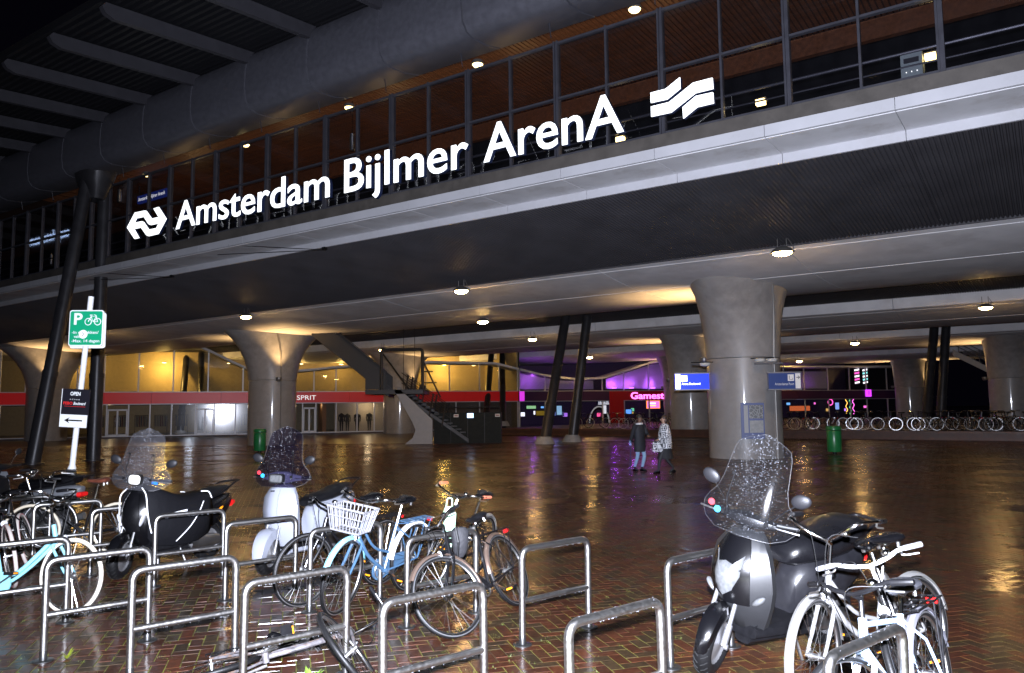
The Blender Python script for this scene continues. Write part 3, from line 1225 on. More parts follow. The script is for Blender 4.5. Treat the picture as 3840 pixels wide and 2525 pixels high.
LA = [(28.54, 8.85), (28.03, 9.35), (27.38, 9.33), (27.28, 9.31), (27.22, 9.26), (26.89, 8.95), (26.43, 8.94), (26.78, 9.31), (26.46, 9.32), (25.95, 8.81), (26.42, 8.71), (26.94, 8.72), (27.05, 8.76), (27.11, 8.8), (27.41, 9.1), (27.92, 9.12), (28.06, 8.96)]
LB = [(28.54, 8.85), (28.06, 8.96), (27.55, 8.95), (27.45, 8.92), (27.39, 8.88), (27.05, 8.56), (26.56, 8.55), (26.42, 8.71), (25.95, 8.81), (26.44, 8.32), (27.06, 8.32), (27.15, 8.35), (27.23, 8.4), (27.58, 8.72), (28.06, 8.73), (27.69, 8.34), (27.99, 8.34)]
logo([LA, LB, [(7.01, 8.86), (6.65, 8.86), (6.31, 9.04), (6.31, 8.79), (6.62, 8.62), (7.01, 8.63)], [(7.01, 8.54), (6.58, 8.54), (6.01, 8.84), (5.58, 8.84), (5.57, 8.6), (5.97, 8.6), (6.54, 8.3), (7.01, 8.31)], [(6.27, 8.35), (5.96, 8.53), (5.58, 8.52), (5.57, 8.28), (5.94, 8.28), (6.26, 8.1)]], 'emblem')

# ---------------------------------------------------------------- thin stay cables under the edge beam
for d_ in (19.0, 27.5):
    t = thing('stay_cable', 'thin dark cable pair under the white edge beam, ' + ('below the middle word' if d_ < 20 else 'below the first word'), 'cable', nd(17.0, d_, 7.0), PHI)
    MB().tube([(0, 0, 0), (-3.2, -1.3, .35)], .012, 5).build('cable', black_m, t)
    MB().tube([(0, 0, 0), (-4.2, -1.0, .2)], .012, 5).build('cable', black_m, t)
    MB().box((0, 0, .04), (.16, .1, .1)).build('bracket', black_m, t, sharp=0)

# ---------------------------------------------------------------- shops on the far side of the passage
SD = 64.0
red_f = mat('red_fascia', (.42, .012, .014), .35, emit=.11, ecol=(1, .02, .02))
purp_f = mat('dark_purple_fascia', (.05, .02, .07), .3)
shop_fr = mat('shop_frame_pale', (.55, .55, .58), .4, metal=.2)
shop_glass = glass_mat('shop_glass', (.86, .86, .88), 1.1, .10, film=.008, fcol=(.35, .37, .45))
up_glass = glass_mat('shop_upper_glass', (.88, .88, .86), .8, .03, film=.006)
beige = mat('beige_wall', (.42, .33, .18), .7, var=.08)
plinth_m = mat('shop_plinth', (.05, .022, .018), .5)
white_wall = mat('shop_white_wall', (.6, .6, .6), .7)


def ztop(s):
    P_ = ((-60, 6.7), (-1.5, 6.65), (-.58, 6.2), (.68, 5.55), (2.27, 4.85), (5.94, 4.92), (8.56, 5.22), (11, 5.4), (16.3, 5.7), (22.1, 5.65), (24.28, 5.15), (26.5, 4.66), (29.4, 4.33), (32.4, 4.41), (34.66, 5.05), (37.3, 5.87), (39, 6.05), (52, 5.63), (62, 5.7), (90, 6.0))
    for (a, za), (b, zb) in zip(P_[:-1], P_[1:]):
        if a <= s <= b:
            return za + (zb - za) * (s - a) / (b - a)
    return 6


def shop(name, label, s0, s1, ups, lows, fmat, zf):
    t = thing(name, label, 'shop', (0, 0, 0), SHR)
    # fascia in panels
    n = max(2, round((s1 - s0) / 5))
    for i in range(n):
        a = s0 + (s1 - s0) * i / n
        b = s0 + (s1 - s0) * (i + 1) / n
        MB().bb(a + .01, b - .01, SD - .12, SD, 2.51, 3.33).build('fascia_panel', fmat, t, sharp=0)
    MB().bb(s0, s1, SD - .02, SD + .2, 2.44, 2.505).build('frame', shop_fr, t, sharp=0)
    MB().bb(s0, s1, SD - .02, SD + .2, 3.335, 3.40).build('frame', shop_fr, t, sharp=0)
    MB().bb(s0, s1, SD - .10, SD + .2, .10, .17).build('sill', shop_fr, t, sharp=0)
    MB().bb(s0, s1, SD - .05, SD + .3, -.05, .10).build('plinth', plinth_m, t, sharp=0)
    for a in ups:
        MB().bb(a - .045, a + .045, SD, SD + .12, 3.40, ztop(a) + .1).build('mullion', shop_fr, t, sharp=0)
    for a in lows:
        MB().bb(a - .045, a + .045, SD, SD + .12, .17, 2.44).build('mullion', shop_fr, t, sharp=0)
    for a, b in zip(ups[:-1], ups[1:]):
        MB().plate([(a + .05, 3.41), (b - .05, 3.41), (b - .05, ztop(b)), ((a + b) / 2, ztop((a + b) / 2)), (a + .05, ztop(a))], SD + .05, SD + .06).build('pane', up_glass, t, sharp=0)
    for a, b in zip(lows[:-1], lows[1:]):
        MB().bb(a + .05, b - .05, SD + .05, SD + .06, .18, 2.43).build('pane', shop_glass, t, sharp=0)
    # wavy roof edge
    q = MB()
    ss = np.linspace(s0, s1, int((s1 - s0) / .7))
    q.loft([[(s, SD - .3, ztop(s) + .02), (s, SD - .3, ztop(s) + .20), (s, SD + 1.5, ztop(s) + .22), (s, SD + 1.5, ztop(s) + .0)] for s in ss])
    q.build('roof_edge', concrete, t)
    # rooms
    q = MB()
    q.bb(s0, s1, SD + .3, SD + 9, 2.46, 3.38)
    q.build('floor_slab', dark_in, t, sharp=0)
    q = MB()
    q.bb(s0, s1, SD + .2, SD + 9, .02, .14)
    q.build('shop_floor', mat('shop_floor_m', (.12, .1, .09), .35), t, sharp=0)
    q = MB()
    q.bb(s0, s1, SD + 9, SD + 9.2, 0, 8)
    q.build('back_wall', beige if zf == 0 else mat('purple_wall', (.10, .06, .16), .7), t, sharp=0)
    q = MB()
    q.bb(s0, s1, SD + .3, SD + 9, 7.2, 7.3)
    q.build('upper_ceiling', white_wall, t, sharp=0)
    for a in (s0, s1):
        MB().bb(a - .06, a + .06, SD + .1, SD + 9, 0, 7.2).build('party_wall', beige if zf == 0 else dark_in, t, sharp=0)
    return t


def door(t, a, b):
    d = MB()
    for (x0, x1) in ((a + .06, a + .14), (b - .14, b - .06), ((a + b) / 2 - .06, (a + b) / 2 + .06)):
        d.bb(x0, x1, SD - .02, SD + .03, .18, 2.1)
    d.bb(a + .06, b - .06, SD - .02, SD + .03, 2.0, 2.12)
    d.bb(a + .06, b - .06, SD - .02, SD + .03, .17, .28)
    o = d.build('door', shop_fr, t, sharp=0)
    for s_ in (-1, 1):
        MB().tube([((a + b) / 2 + s_ * .14, SD - .08, .9), ((a + b) / 2 + s_ * .14, SD - .08, 1.5)], .018, 6).build('handle', chrome, o)


def light_in(kind, s, y, z, e, col, parent, size=.25, aim=None, ang=140):
    ld = bpy.data.lights.new('shop_light', kind)
    ld.energy = e
    ld.color = col
    ld.shadow_soft_size = size
    o = put('shop_light', ld, parent)
    o.location = (s, SD + y, z)
    if kind == 'SPOT':
        ld.spot_size = R(ang)
        ld.spot_blend = .7
        o.rotation_euler = (-Vector(aim)).to_track_quat('Z', 'Y').to_euler()
    return o


ups = [-19.5, -17, -14.66, -13.09, -11.49, -9.85, -8.1, -5.84, -3.47, -1.03, 1.49, 4.08, 6.84, 8.57, 11.12, 13.97, 15.98, 18.04, 20.71, 22.48, 24.2]
lows = [-19.5, -17, -14.6, -12.2, -9.74, -7.88, -6.44, -5.0, -3.53, -1.86, -.52, .99, 2.31, 4.2, 5.99, 7.02, 8.6, 10.28, 11.67, 14.16, 16.5, 18.6, 20.7, 22.64, 24.2]
s1_ = shop('clothes_shop', 'clothes shop with a long red fascia and tall warm lit upper windows', -19.5, 24.2, ups, lows, red_f, 0)
for a, b in ((-7.88, -6.44), (-1.86, -.52), (5.99, 7.02)):
    door(s1_, a, b)
sign_text('ESPRIT', mat('shop_letter_white', (.85, .85, .85), emit=.9), s1_, 5.25, 7.0, 2.72, .36, SD - .14, bold=.0, name='lettering')
for (s, e) in ((-11, 70), (-4.6, 330), (.5, 15), (6.5, 25), (10, 60), (15, 60), (19.6, 290), (22.5, 15)):
    q = MB()
    q.lathe([(.02, .1), (.2, .08), (.22, 0)], 12, c=(s, SD + 7.4, 6.0))
    q.build('ceiling_light', lamp_house, s1_)
    q = MB()
    q.lathe([(.2, 0), (.1, -.03), (.01, -.04)], 12, c=(s, SD + 7.4, 6.0))
    q.build('light_lens', warm_em, s1_)
    light_in('POINT', s, 7.4, 5.6, e * 1.8, (1, .62, .16), s1_)
# ground-floor interior: display wall with backlit recess, shelves, rails
MB().bb(8.7, 14.1, SD + 1.8, SD + 1.95, .14, 2.44).build('display_wall', mat('display_wall_m', (.48, .42, .33), .7), s1_, sharp=0)
MB().bb(7.6, 7.9, SD + .6, SD + 3.5, .14, 2.44).build('display_wall', mat('display_wood', (.4, .2, .08), .6), s1_, sharp=0)
light_in('POINT', 11.3, .9, 2.3, 60, (1, .75, .42), s1_)
light_in('POINT', 7.5, 1.5, 2.3, 14, (1, .7, .35), s1_)
light_in('POINT', -8.2, 3.5, 2.2, 50, (1, .75, .4), s1_)
light_in('POINT', -2.4, 4, 2.2, 60, (.75, .85, 1), s1_)
light_in('POINT', -13, 3, 2.2, 50, (1, .65, .3), s1_)
light_in('POINT', 21.5, 2, 2.2, 30, (1, .7, .35), s1_)
MB().bb(14.2, 24.1, SD + 1.4, SD + 1.5, .14, 2.44).build('display_wall', mat('display_wall_dark', (.22, .17, .12), .7), s1_, sharp=0)
for (s, y) in ((-8.6, 1.2), (-7.2, 2.4), (-5.7, 1.6), (-4.4, 2.2), (-2.9, 1.5), (-.2, 2.6), (1.7, 1.6), (-11.5, 1.4)):
    t = thing('display_rack', 'clothes rack on chrome posts standing behind the dark shop glass', 'rack', fr(s, SD + y, .14, SHR), SHR, 'clothes racks inside the shop')
    q = MB()
    for a in (-.45, .45):
        q.tube([(a, 0, 0), (a, 0, 1.5)], .02, 6)
    q.tube([(-.45, 0, 1.5), (.45, 0, 1.5)], .018, 6)
    q.build('rail_frame', chrome, t)
    cl = mat(rnd.choice(['cloth_navy', 'cloth_grey', 'cloth_red']), {'a': (.05, .05, .08)}.get('a'), .8)
    for i in range(7):
        MB().box((-.36 + i * .12, 0, 1.05), (.05, .38, .8)).build('garment', mat('garment%d' % rnd.randint(0, 3), rnd.choice([(.05, .05, .09), (.12, .11, .1), (.14, .03, .04), (.2, .19, .17)]), .8), t)
for i, (s, sz) in enumerate(((9.14, 1.), (9.62, .97), (10.42, .98), (11.4, 1.))):
    t = thing('mannequin', 'headless mannequin in dark clothes in the display window, ' + ('beside the door partition', 'second from the door', 'third from the door', 'farthest from the door')[i], 'mannequin', fr(s, SD + .8, .14, SHR), SHR + rnd.uniform(-.3, .3), 'mannequins in the display window')
    mt = (mat('mannequin_black', (.02, .02, .022), .7), mat('mannequin_olive', (.06, .06, .05), .7))[i % 2 if i else 0]
    q = MB()
    q.loft([sup(0, 0, z * sz, a, b, 2.3, 14, 'xy') for z, a, b in ((.82, .15, .11), (.95, .17, .12), (1.08, .14, .1), (1.25, .18, .12), (1.38, .2, .11), (1.45, .1, .07), (1.5, .05, .05))])
    for s_ in (-1, 1):
        q.tube([(s_ * .19, 0, 1.38 * sz), (s_ * .24, .02, 1.1 * sz), (s_ * .22, -.03, .82 * sz)], [.055, .045, .035], 8)
    q.build('torso', mt, t)
    for s_ in (-1, 1):
        MB().tube([(s_ * .09, 0, .86 * sz), (s_ * .09, -.01, .48 * sz), (s_ * .08, 0, .05)], [.085, .06, .04], 8).build('trouser_leg', mt, t)
    MB().box((0, 0, .015), (.34, .3, .03)).build('base', chrome, t, sharp=0)

# the game shop
gu = [24.35, 26.8, 29.64, 32.44, 34.65, 37.27, 40.14, 43, 46, 49, 52, 55.2, 58.2, 61, 63.2, 66, 69]
g_ = shop('game_shop', 'game shop with purple lit upper windows and a pink neon sign', 24.35, 69, gu, gu, purp_f, 1)
MB().bb(33.05, 46, SD - .16, SD - .13, 2.5, 3.34).build('red_sign_board', mat('red_board', (.30, .008, .012), .35, emit=.018, ecol=(1, 0, .02)), g_, sharp=0)
MB().bb(33.05, 34.5, SD - .16, SD - .05, .1, 2.5).build('red_portal', mat('red_portal_m', (.30, .008, .012), .35, emit=.012, ecol=(1, 0, .02)), g_, sharp=0)
pink = mat('pink_neon', (1, .25, .85), .3, emit=3.2, ecol=(1, .16, .85))
sign_text('Gamest', pink, g_, 35.22, 38.75, 2.62, .60, SD - .19, bold=.02, name='lettering')
MB().bb(24.3, 24.75, SD - .17, SD - .13, 2.5, 3.33).build('sign_end', mat('magenta_end', (.6, .05, .6), .3, emit=.8, ecol=(.8, .05, .9)), g_, sharp=0)
purple = (.45, .09, 1)
MB().plate([(33.6, 3.6), (45, 3.6), (45, 6.4), (38.5, 5.9), (33.6, 4.5)], SD + 1.6, SD + 1.7).build('lit_wall', white_wall, g_, sharp=0)
for s in (34.2, 36.0, 38.3, 40.9, 43.5):
    light_in('POINT', s, 1.15, 4.0, 60, purple, g_, .06)
    MB().bb(s - .2, s + .2, SD + 1.0, SD + 1.2, 3.62, 3.70).build('wall_washer', mat('purple_tube', (.8, .3, 1), emit=5, ecol=(.6, .15, 1)), g_, sharp=0)
MB().plate([(24.4, 3.6), (33, 3.6), (33, 4.4), (24.4, 5.1)], SD + 3.0, SD + 3.1).build('lit_wall', white_wall, g_, sharp=0)
light_in('POINT', 26.3, 2.0, 4.4, 50, purple, g_, .08)
light_in('POINT', 31.5, 2.2, 3.9, 8, purple, g_, .08)
MB().bb(53, 60, SD + 2.2, SD + 2.3, 3.6, 5.4).build('lit_wall', white_wall, g_, sharp=0)
light_in('POINT', 55.2, 1.2, 4.3, 10, purple, g_, .08)
light_in('POINT', 57.4, 1.3, 4.2, 9, purple, g_, .08)
light_in('POINT', 29, 3, 2.2, 30, (.35, .3, .9), g_)
light_in('POINT', 38, 3, 2.2, 40, (.5, .2, .8), g_)
light_in('POINT', 57, 3, 2.2, 40, (.3, .3, .9), g_)


def screen(nm, lab, s, y, z, w, h, col, e, trim=None):
    t = thing(nm, lab, 'display', fr(s, SD + y, z, SHR), SHR, 'lit displays in the game shop')
    MB().box((0, 0, 0), (w, .06, h)).build('panel', mat('scr_%s' % nm + str(round(s * 10)), col, .4, emit=e, ecol=col), t, sharp=0)
    q = MB()
    for a in (-1, 1):
        q.box((a * (w / 2 + .03), -.01, 0), (.06, .08, h + .12))
        q.box((0, -.01, a * (h / 2 + .03)), (w, .08, .06))
    q.build('frame', trim or black_m, t, sharp=0)
    return t


orange_em = mat('orange_neon', (1, .3, .08), emit=2.5, ecol=(1, .25, .05))
tv = screen('advert_screen', 'pink and white advert screen with an orange neon frame in the game shop', 38.0, .6, 2.08, 1.3, .62, (.8, .2, .75), 1.6, orange_em)
MB().box((-.1, -.05, .12), (.7, .02, .14)).build('print_block', mat('scr_white', (1, .9, .9), emit=2.2), tv, sharp=0)
MB().box((-.05, -.05, -.1), (.6, .02, .1)).build('print_block', mat('scr_yellow', (1, .8, .2), emit=2), tv, sharp=0)
screen('wall_screen', 'blue lit screen hanging in the game shop doorway', 35.7, 1.2, 1.45, .6, .4, (.12, .35, .9), 1.6)
hs = screen('poster_light_box', 'dark poster with white letters above the arch display', 32.75, .5, 2.30, 1.25, .36, (.02, .03, .10), .5)
sign_text('HALO', mat('poster_white', (.9, .9, .9), emit=2.4), hs, -.5, .5, -.02, .13, -.05)
MB().box((0, -.05, -.12), (1.1, .02, .04)).build('print_line', mat('poster_white', (.9, .9, .9)), hs, sharp=0)
screen('blue_light_box', 'glowing pale blue display box in the game shop window', 28.4, .7, 1.65, .5, .8, (.3, .55, .8), 1.0)
screen('blue_light_box', 'dim wide blue light box low in the game shop window', 27.9, .9, 1.35, 2.0, .35, (.12, .15, .4), .8)
screen('green_shelf_screen', 'green and white lit games shelf beside the blue light box', 25.7, .7, 1.95, .9, .26, (.35, .7, .35), 1.0)
screen('yellow_print', 'yellow splash poster under the green games shelf', 26.6, .8, 1.42, .8, .4, (.45, .3, .03), .35)
screen('pink_price_tag', 'small pink lit price sign beside the red portal', 32.3, .6, 1.2, .42, .34, (1, .1, .35), 1.5)
screen('white_clock_panel', 'white lit panel beside the arch in the game shop window', 33.0, .8, 1.75, .35, .9, (.8, .8, .85), 1.2)
screen('orange_counter', 'orange lit counter front deep in the game shop', 55.8, 1.6, 1.55, 2.6, .5, (.75, .16, .05), .9)
screen('blue_screen', 'blue and white lit screen beside the neon tubes', 60.0, .9, 1.75, .5, .7, (.25, .4, .9), 1.4)
screen('green_sign', 'green lit sign seen beside the map board column', 50.9, .6, 1.6, .5, .9, (.15, .9, .3), 1.4)
rs_ = random.Random(5)
for s_x in (25.2, 26.3, 27.2, 29.3, 30.1, 30.9, 35.0, 36.3, 36.9, 53.2, 54.3, 57.4, 58.3, 59.4, 62.6, 64.5):
    cc_ = rs_.choice(((.2, .5, 1), (.9, .15, .6), (.2, .9, .5), (1, .6, .15), (.85, .85, 1), (.5, .2, 1)))
    screen('game_display', 'small bright game display behind the game shop glass', s_x, rs_.uniform(1.0, 3.0), rs_.uniform(.9, 2.1), rs_.uniform(.2, .5), rs_.uniform(.15, .4), cc_, rs_.uniform(.8, 2.2))['group'] = 'small game panels'
ar = thing('arch_display', 'dark arch shaped display stand with a pale rim in the game shop', 'display', fr(32.5, SD + .9, .45, SHR), SHR)
MB().tube([(1.0 * math.cos(a), 0, 1.5 * math.sin(a)) for a in np.linspace(0, PI, 20)], .06, 8).build('rim', mat('arch_rim', (.6, .6, .6), emit=.5), ar)
MB().tube([(.85 * math.cos(a), .1, 1.35 * math.sin(a)) for a in np.linspace(0, PI, 20)], .14, 8).build('tyre', black_m, ar)
for (s, c1, nm) in ((62.5, (1, .1, .55), 'pink'), (63.6, (.25, .8, .85), 'cyan')):
    t = thing('neon_banner', 'tall %s and white neon banner in the upper game shop window' % nm, 'neon sign', fr(s, SD + .5, 4.05, SHR), SHR)
    for i in range(5):
        MB().plate([(-.3, i * .33), (.3, i * .33 + .1), (.3, i * .33 + .27), (-.3, i * .33 + .17)], 0, .04).build('stripe', mat('neon_' + nm, c1, emit=2.2, ecol=c1) if i % 2 else mat('neon_white', (.95, .9, 1), emit=2.4), t, sharp=0)
    MB().bb(-.36, .36, .05, .1, -.05, 1.72).build('backing', dark_in, t, sharp=0)
t = thing('purple_box_sign', 'small purple lit box sign on the game shop fascia', 'sign', fr(63.2, SD - .2, 3.05, SHR), SHR)
MB().box((0, 0, 0), (.7, .1, .72)).build('box', mat('purple_box', (.7, .05, .9), emit=1.5, ecol=(.7, .05, 1)), t, sharp=0)
for k in range(2):
    MB().tube([(-.12, -.07, -.15 + .2 * k), (0, -.07, .02 + .2 * k), (.12, -.07, -.15 + .2 * k)], .025, 5).build('emblem', mat('purple_emblem', (.3, .02, .4), emit=.3), t)
for i, (s, c1, lab) in enumerate(((58.9, (1, .1, .5), 'pink'), (61.0, (1, .55, .1), 'orange'), (61.5, (.2, 1, .4), 'green'), (61.9, (1, .15, .75), 'magenta'))):
    t = thing('neon_tube', '%s wavy neon tube standing in the game shop window' % lab, 'neon tube', fr(s, SD + .6, .6, SHR), SHR)
    if i == 0:
        q = MB().ring(.30, .045, c=(0, 0, 1.55), n=24, m=6)
    else:
        q = MB().tube([(.1 * math.sin(z * 9 + i), 0, z) for z in np.linspace(.3, 1.9, 26)], .035, 6)
    q.build('tube', mat('neon_tube_' + lab, c1, emit=3, ecol=c1), t)
    MB().tube([(0, 0.08, 0), (0, 0.08, 1.3)], .02, 5).build('stand', black_m, t)

# ---------------------------------------------------------------- stair, landing frame and kiosk
dk_m = mat('stair_dark_steel', (.03, .027, .026), .5, metal=.3, var=.2)
stc = thing('staircase', 'dark steel stair with a pale concrete stringer rising to the platforms', 'staircase', (0, 43, 0))
MB().plate([(-6.35, 2.88), (-6.08, 2.98), (-4.3, 1.32), (-4.3, .02), (-5.78, .02), (-5.36, .34), (-5.2, .75), (-5.38, 1.2)], -1.0, -.75).build('stringer', mat('stringer_pale', (.24, .225, .215), .5, var=.08), stc)
for i in range(15):
    q = MB()
    q.box((-6.0 + i * .235, .35, 2.92 - i * .165), (.30, 1.9, .05))
    q.build('tread', dk_m, stc, sharp=0)
MB().plate([(-6.2, 2.95), (-5.9, 2.95), (-2.4, .3), (-2.7, .2)], 1.35, 1.45).build('stringer', dk_m, stc)
q = MB()
for y in (-.68, 1.3):
    for z in (.35, .62, .9):
        q.tube([(-6.0, y, 2.95 + z), (-3.4, y, 1.05 + z)], .022, 6)
q.build('handrail', dk_m, stc)
for i in range(4):
    x = -5.75 + i * .68
    z = 2.75 - i * .5
    for y in (-.74, 1.36):
        MB().tube([(x - .12, y, z - .35), (x + .12, y, z + .95)], .05, 6).build('baluster', dk_m, stc)
MB().bb(-7.9, -4.8, -1.0, 2.2, 2.70, 2.93).build('landing', dk_m, stc, sharp=0)
q = MB()
q.tube(arc([(-7.1, -.6, 2.9), (-7.1, -.6, 5.1), (-4.87, -.6, 5.1), (-4.87, -.6, 2.9)], .15), .09, 8)
q.tube([(-7.1, -.6, 5.0), (-5.6, -.6, 2.95)], .05, 6)
q.tube([(-4.9, -.6, 4.6), (-3.9, -.6, 2.5)], .05, 6)
q.tube([(-4.9, -.6, 3.9), (-4.3, -.6, 3.9)], .04, 6)
q.tube([(-4.9, -.6, 3.3), (-4.1, -.6, 3.3)], .04, 6)
q.tube([(-5.9, -.6, 7), (-5.9, -.6, 2.95)], .015, 5)
q.tube([(-5.3, -.6, 7), (-5.3, -.6, 2.95)], .015, 5)
q.build('landing_frame', dk_m, stc)
up = MB()
for i in range(18):
    up.box((-7.1 - i * .22, 1.0, 2.95 + i * .185), (.28, 1.8, .05))
up_ = MB()
for i in range(18):
    MB().box((-7.1 - i * .22, 1.0, 2.95 + i * .185), (.28, 1.8, .05)).build('tread', dk_m, stc, sharp=0)
for y in (.0, 2.0):
    MB().plate([(-6.8, 2.65), (-6.8, 2.95), (-11.1, 6.5), (-11.1, 6.15)], y, y + .1).build('stringer', dk_m, stc)
q = MB()
for z in (.25, .5, .75, 1.0):
    q.tube([(-6.9, .0, 2.95 + z), (-11, .0, 6.35 + z)], .02, 5)
for i in range(5):
    q.tube([(-7.0 - i * .95, .0, 3.0 + i * .79), (-7.0 - i * .95, .0, 4.0 + i * .79)], .025, 5)
q.build('handrail', dk_m, stc)
for (y0_, y1_) in ((-.05, -.02), (2.12, 2.15)):
    MB().plate([(-6.9, 2.6), (-6.9, 3.75), (-11.05, 7.15), (-11.05, 6.0)], y0_, y1_).build('balustrade_panel', mat('mesh_panel_dark', (.02, .018, .017), .6), stc, sharp=0)
MB().plate([(-6.8, 2.55), (-6.8, 2.68), (-11.1, 6.2), (-11.1, 6.05)], .1, 2.0).build('soffit_slab', dk_m, stc, sharp=0)
MB().plate([(-6.1, 2.65), (-6.1, 2.85), (-2.4, .25), (-2.4, .05)], -.6, 1.3).build('soffit_slab', dk_m, stc, sharp=0)
MB().plate([(-7.9, 2.95), (-7.9, 3.85), (-7.15, 3.85), (-7.15, 2.95)], -.98, -.95).build('balustrade_panel', mat('mesh_panel_dark', (.02, .018, .017)), stc, sharp=0)
kio = thing('kiosk', 'dark grey panelled enclosure with a small lit screen at the foot of the stair', 'kiosk', (-2.45, 43.6, 0))
for i in range(4):
    MB().bb(-1.83 + i * .915 + .01, -1.83 + (i + 1) * .915 - .01, -1.1, -1.0, .02, 1.66).build('panel', mat('kiosk_panel', (.014, .015, .013), .6, spec=.1, var=.25, vs=6), kio, sharp=0)
MB().bb(-1.82, 1.82, -.99, 1.2, .01, 1.64).build('body', dk_m, kio, sharp=0)
MB().tube(arc([(-1.5, -1.05, 1.66), (-1.5, -1.05, 1.95), (1.75, -1.05, 1.95), (1.75, -1.05, 1.66)], .06), .035, 6).build('top_rail', dk_m, kio)
MB().box((.15, -1.12, 1.5), (.34, .03, .24)).build('screen', mat('kiosk_screen', (.4, .6, 1), emit=3, ecol=(.45, .65, 1)), kio, sharp=0)
for x in (-.62, 1.62):
    MB().box((x, -1.11, 1.5), (.26, .02, .16)).build('notice', mat('notice_white', (.6, .55, .5), .6), kio, sharp=0)
    MB().box((x, -1.122, 1.5), (.18, .01, .06)).build('notice_print', mat('notice_print', (.3, .1, .08), .6), kio, sharp=0)
# far stair on the terrace
fs = thing('far_staircase', 'far stair with a pale underside on the terrace behind the poles', 'staircase', nd(70, -2, .45), PHI)
MB().plate([(0, 0), (.6, 0), (-8.2, 5.6), (-8.2, 5.1)], -1, -.8).build('stringer', mat('stringer_pale', (.24, .225, .215)), fs)
for i in range(20):
    MB().box((.1 - i * .42, 0, .25 + i * .27), (.46, 1.6, .05)).build('tread', dk_m, fs, sharp=0)
q = MB()
for z in (.4, .7, 1.0):
    q.tube([(.4, -.9, .1 + z), (-8.2, -.9, 5.6 + z)], .03, 5)
for i in range(7):
    q.tube([(.3 - i * 1.35, -.9, .15 + i * .86), (.3 - i * 1.35, -.9, 1.2 + i * .86)], .03, 5)
q.build('handrail', dk_m, fs)

# ---------------------------------------------------------------- wayfinding signs, map board, bins
blue_lit = mat('sign_blue_lit', (.01, .04, .6), .3, emit=1.0, ecol=(.015, .045, 1))
blue_dim = mat('sign_blue_unlit', (.03, .06, .22), .3)
wlit = mat('sign_white_lit', (.9, .95, 1), .4, emit=3.5)
wdim = mat('sign_white_plain', (.75, .75, .75), .5)


def way_sign(lab, loc, rz, w, h, lit, txt, arrow_right):
    t = thing('direction_sign', lab, 'sign', loc, rz)
    MB().box((0, 0, 0), (w, .2, h)).build('sign_box', blue_lit if lit else blue_dim, t, sharp=0)
    q = MB()
    for a in (-1, 1):
        q.box((0, 0, a * (h / 2 + .02)), (w + .06, .22, .04))
    q.build('trim', mat('sign_trim', (.2, .2, .22), .4, metal=.5), t, sharp=0)
    mw = wlit if lit else wdim
    sx = 1 if arrow_right else -1
    MB().box((sx * (w / 2 - .09), -.105, 0), (.17, .012, h * .96)).build('arrow_panel', mw, t, sharp=0)
    q = MB()
    ax = sx * (w / 2 - .09)
    q.box((ax, -.115, h * .22), (.11, .008, .02))
    q.tube([(ax + sx * .01, -.115, h * .22 + .05), (ax + sx * .06, -.115, h * .22), (ax + sx * .01, -.115, h * .22 - .05)], .01, 4)
    q.build('arrow', black_m, t, sharp=0)
    px = -w / 2 + .32 if not arrow_right else w / 2 - .32
    MB().box((px, -.105, .11), (.2, .012, .22)).build('pictogram', mw, t, sharp=0)
    if arrow_right:
        q = MB()
        q.tube([(px - .05, -.115, .18), (px - .05, -.115, .05), (px + .06, -.115, .05), (px + .06, -.115, .1)], .008, 4)
        q.build('pictogram_mark', black_m, t, sharp=0)
    if arrow_right:
        sign_text(txt, mw, t, -w / 2 + .2, w / 2 - .22, -.14, .085, -.106)
    else:
        sign_text(txt, mw, t, -w / 2 + .22, w / 2 - .32, -.12, .085, -.106)
    MB().tube([(0, 0, h / 2), (0, 0, h / 2 + .35), (.9 if not arrow_right else -.9, .3, h / 2 + .35)], .03, 6).build('bracket', mat('sign_trim', (.2, .2, .22)), t)
    return t


way_sign('blue lit sign with a white arrow panel pointing to Arena Boulevard', (6.48, 28.3, 2.75), R(-4), 1.2, .55, True, 'Arena Boulevard', False)
way_sign('dull blue sign reading Amsterdamse Poort with a white arrow panel', (9.22, 26.6, 2.68), R(-6), 1.05, .53, False, 'Amsterdamse Poort', True)
for (x, y, z, lab) in ((6.9, 28.0, 3.35, 'unlit white bowl lamp above the lit blue sign'), (8.75, 27.0, 3.42, 'unlit twin white bowl lamp above the dull blue sign')):
    t = thing('bowl_lamp', lab, 'lamp', (x, y, z))
    for k in ((0,) if x < 7 else (-.2, .22)):
        MB().lathe([(.02, -.08), (.16, -.05), (.2, .03), (.19, .05)], 14, c=(k, 0, 0)).build('bowl', mat('bowl_white', (.6, .6, .58), .4), t)
    MB().tube([(-.45, .2, .08), (.3, 0, .08)], .02, 6).build('bracket', black_m, t)
mb_ = thing('map_board', 'blue framed street map board fixed to the broad concrete column', 'board', (8.30, 27.24, .72), R(-10))
MB().box((0, 0, .62), (.78, .07, 1.24)).build('frame', mat('board_blue', (.015, .035, .17), .35), mb_, sharp=0)
MB().box((-.22, -.04, .68), (.14, .012, .95)).build('legend_sheet', mat('map_paper', (.24, .25, .27), .4), mb_, sharp=0)


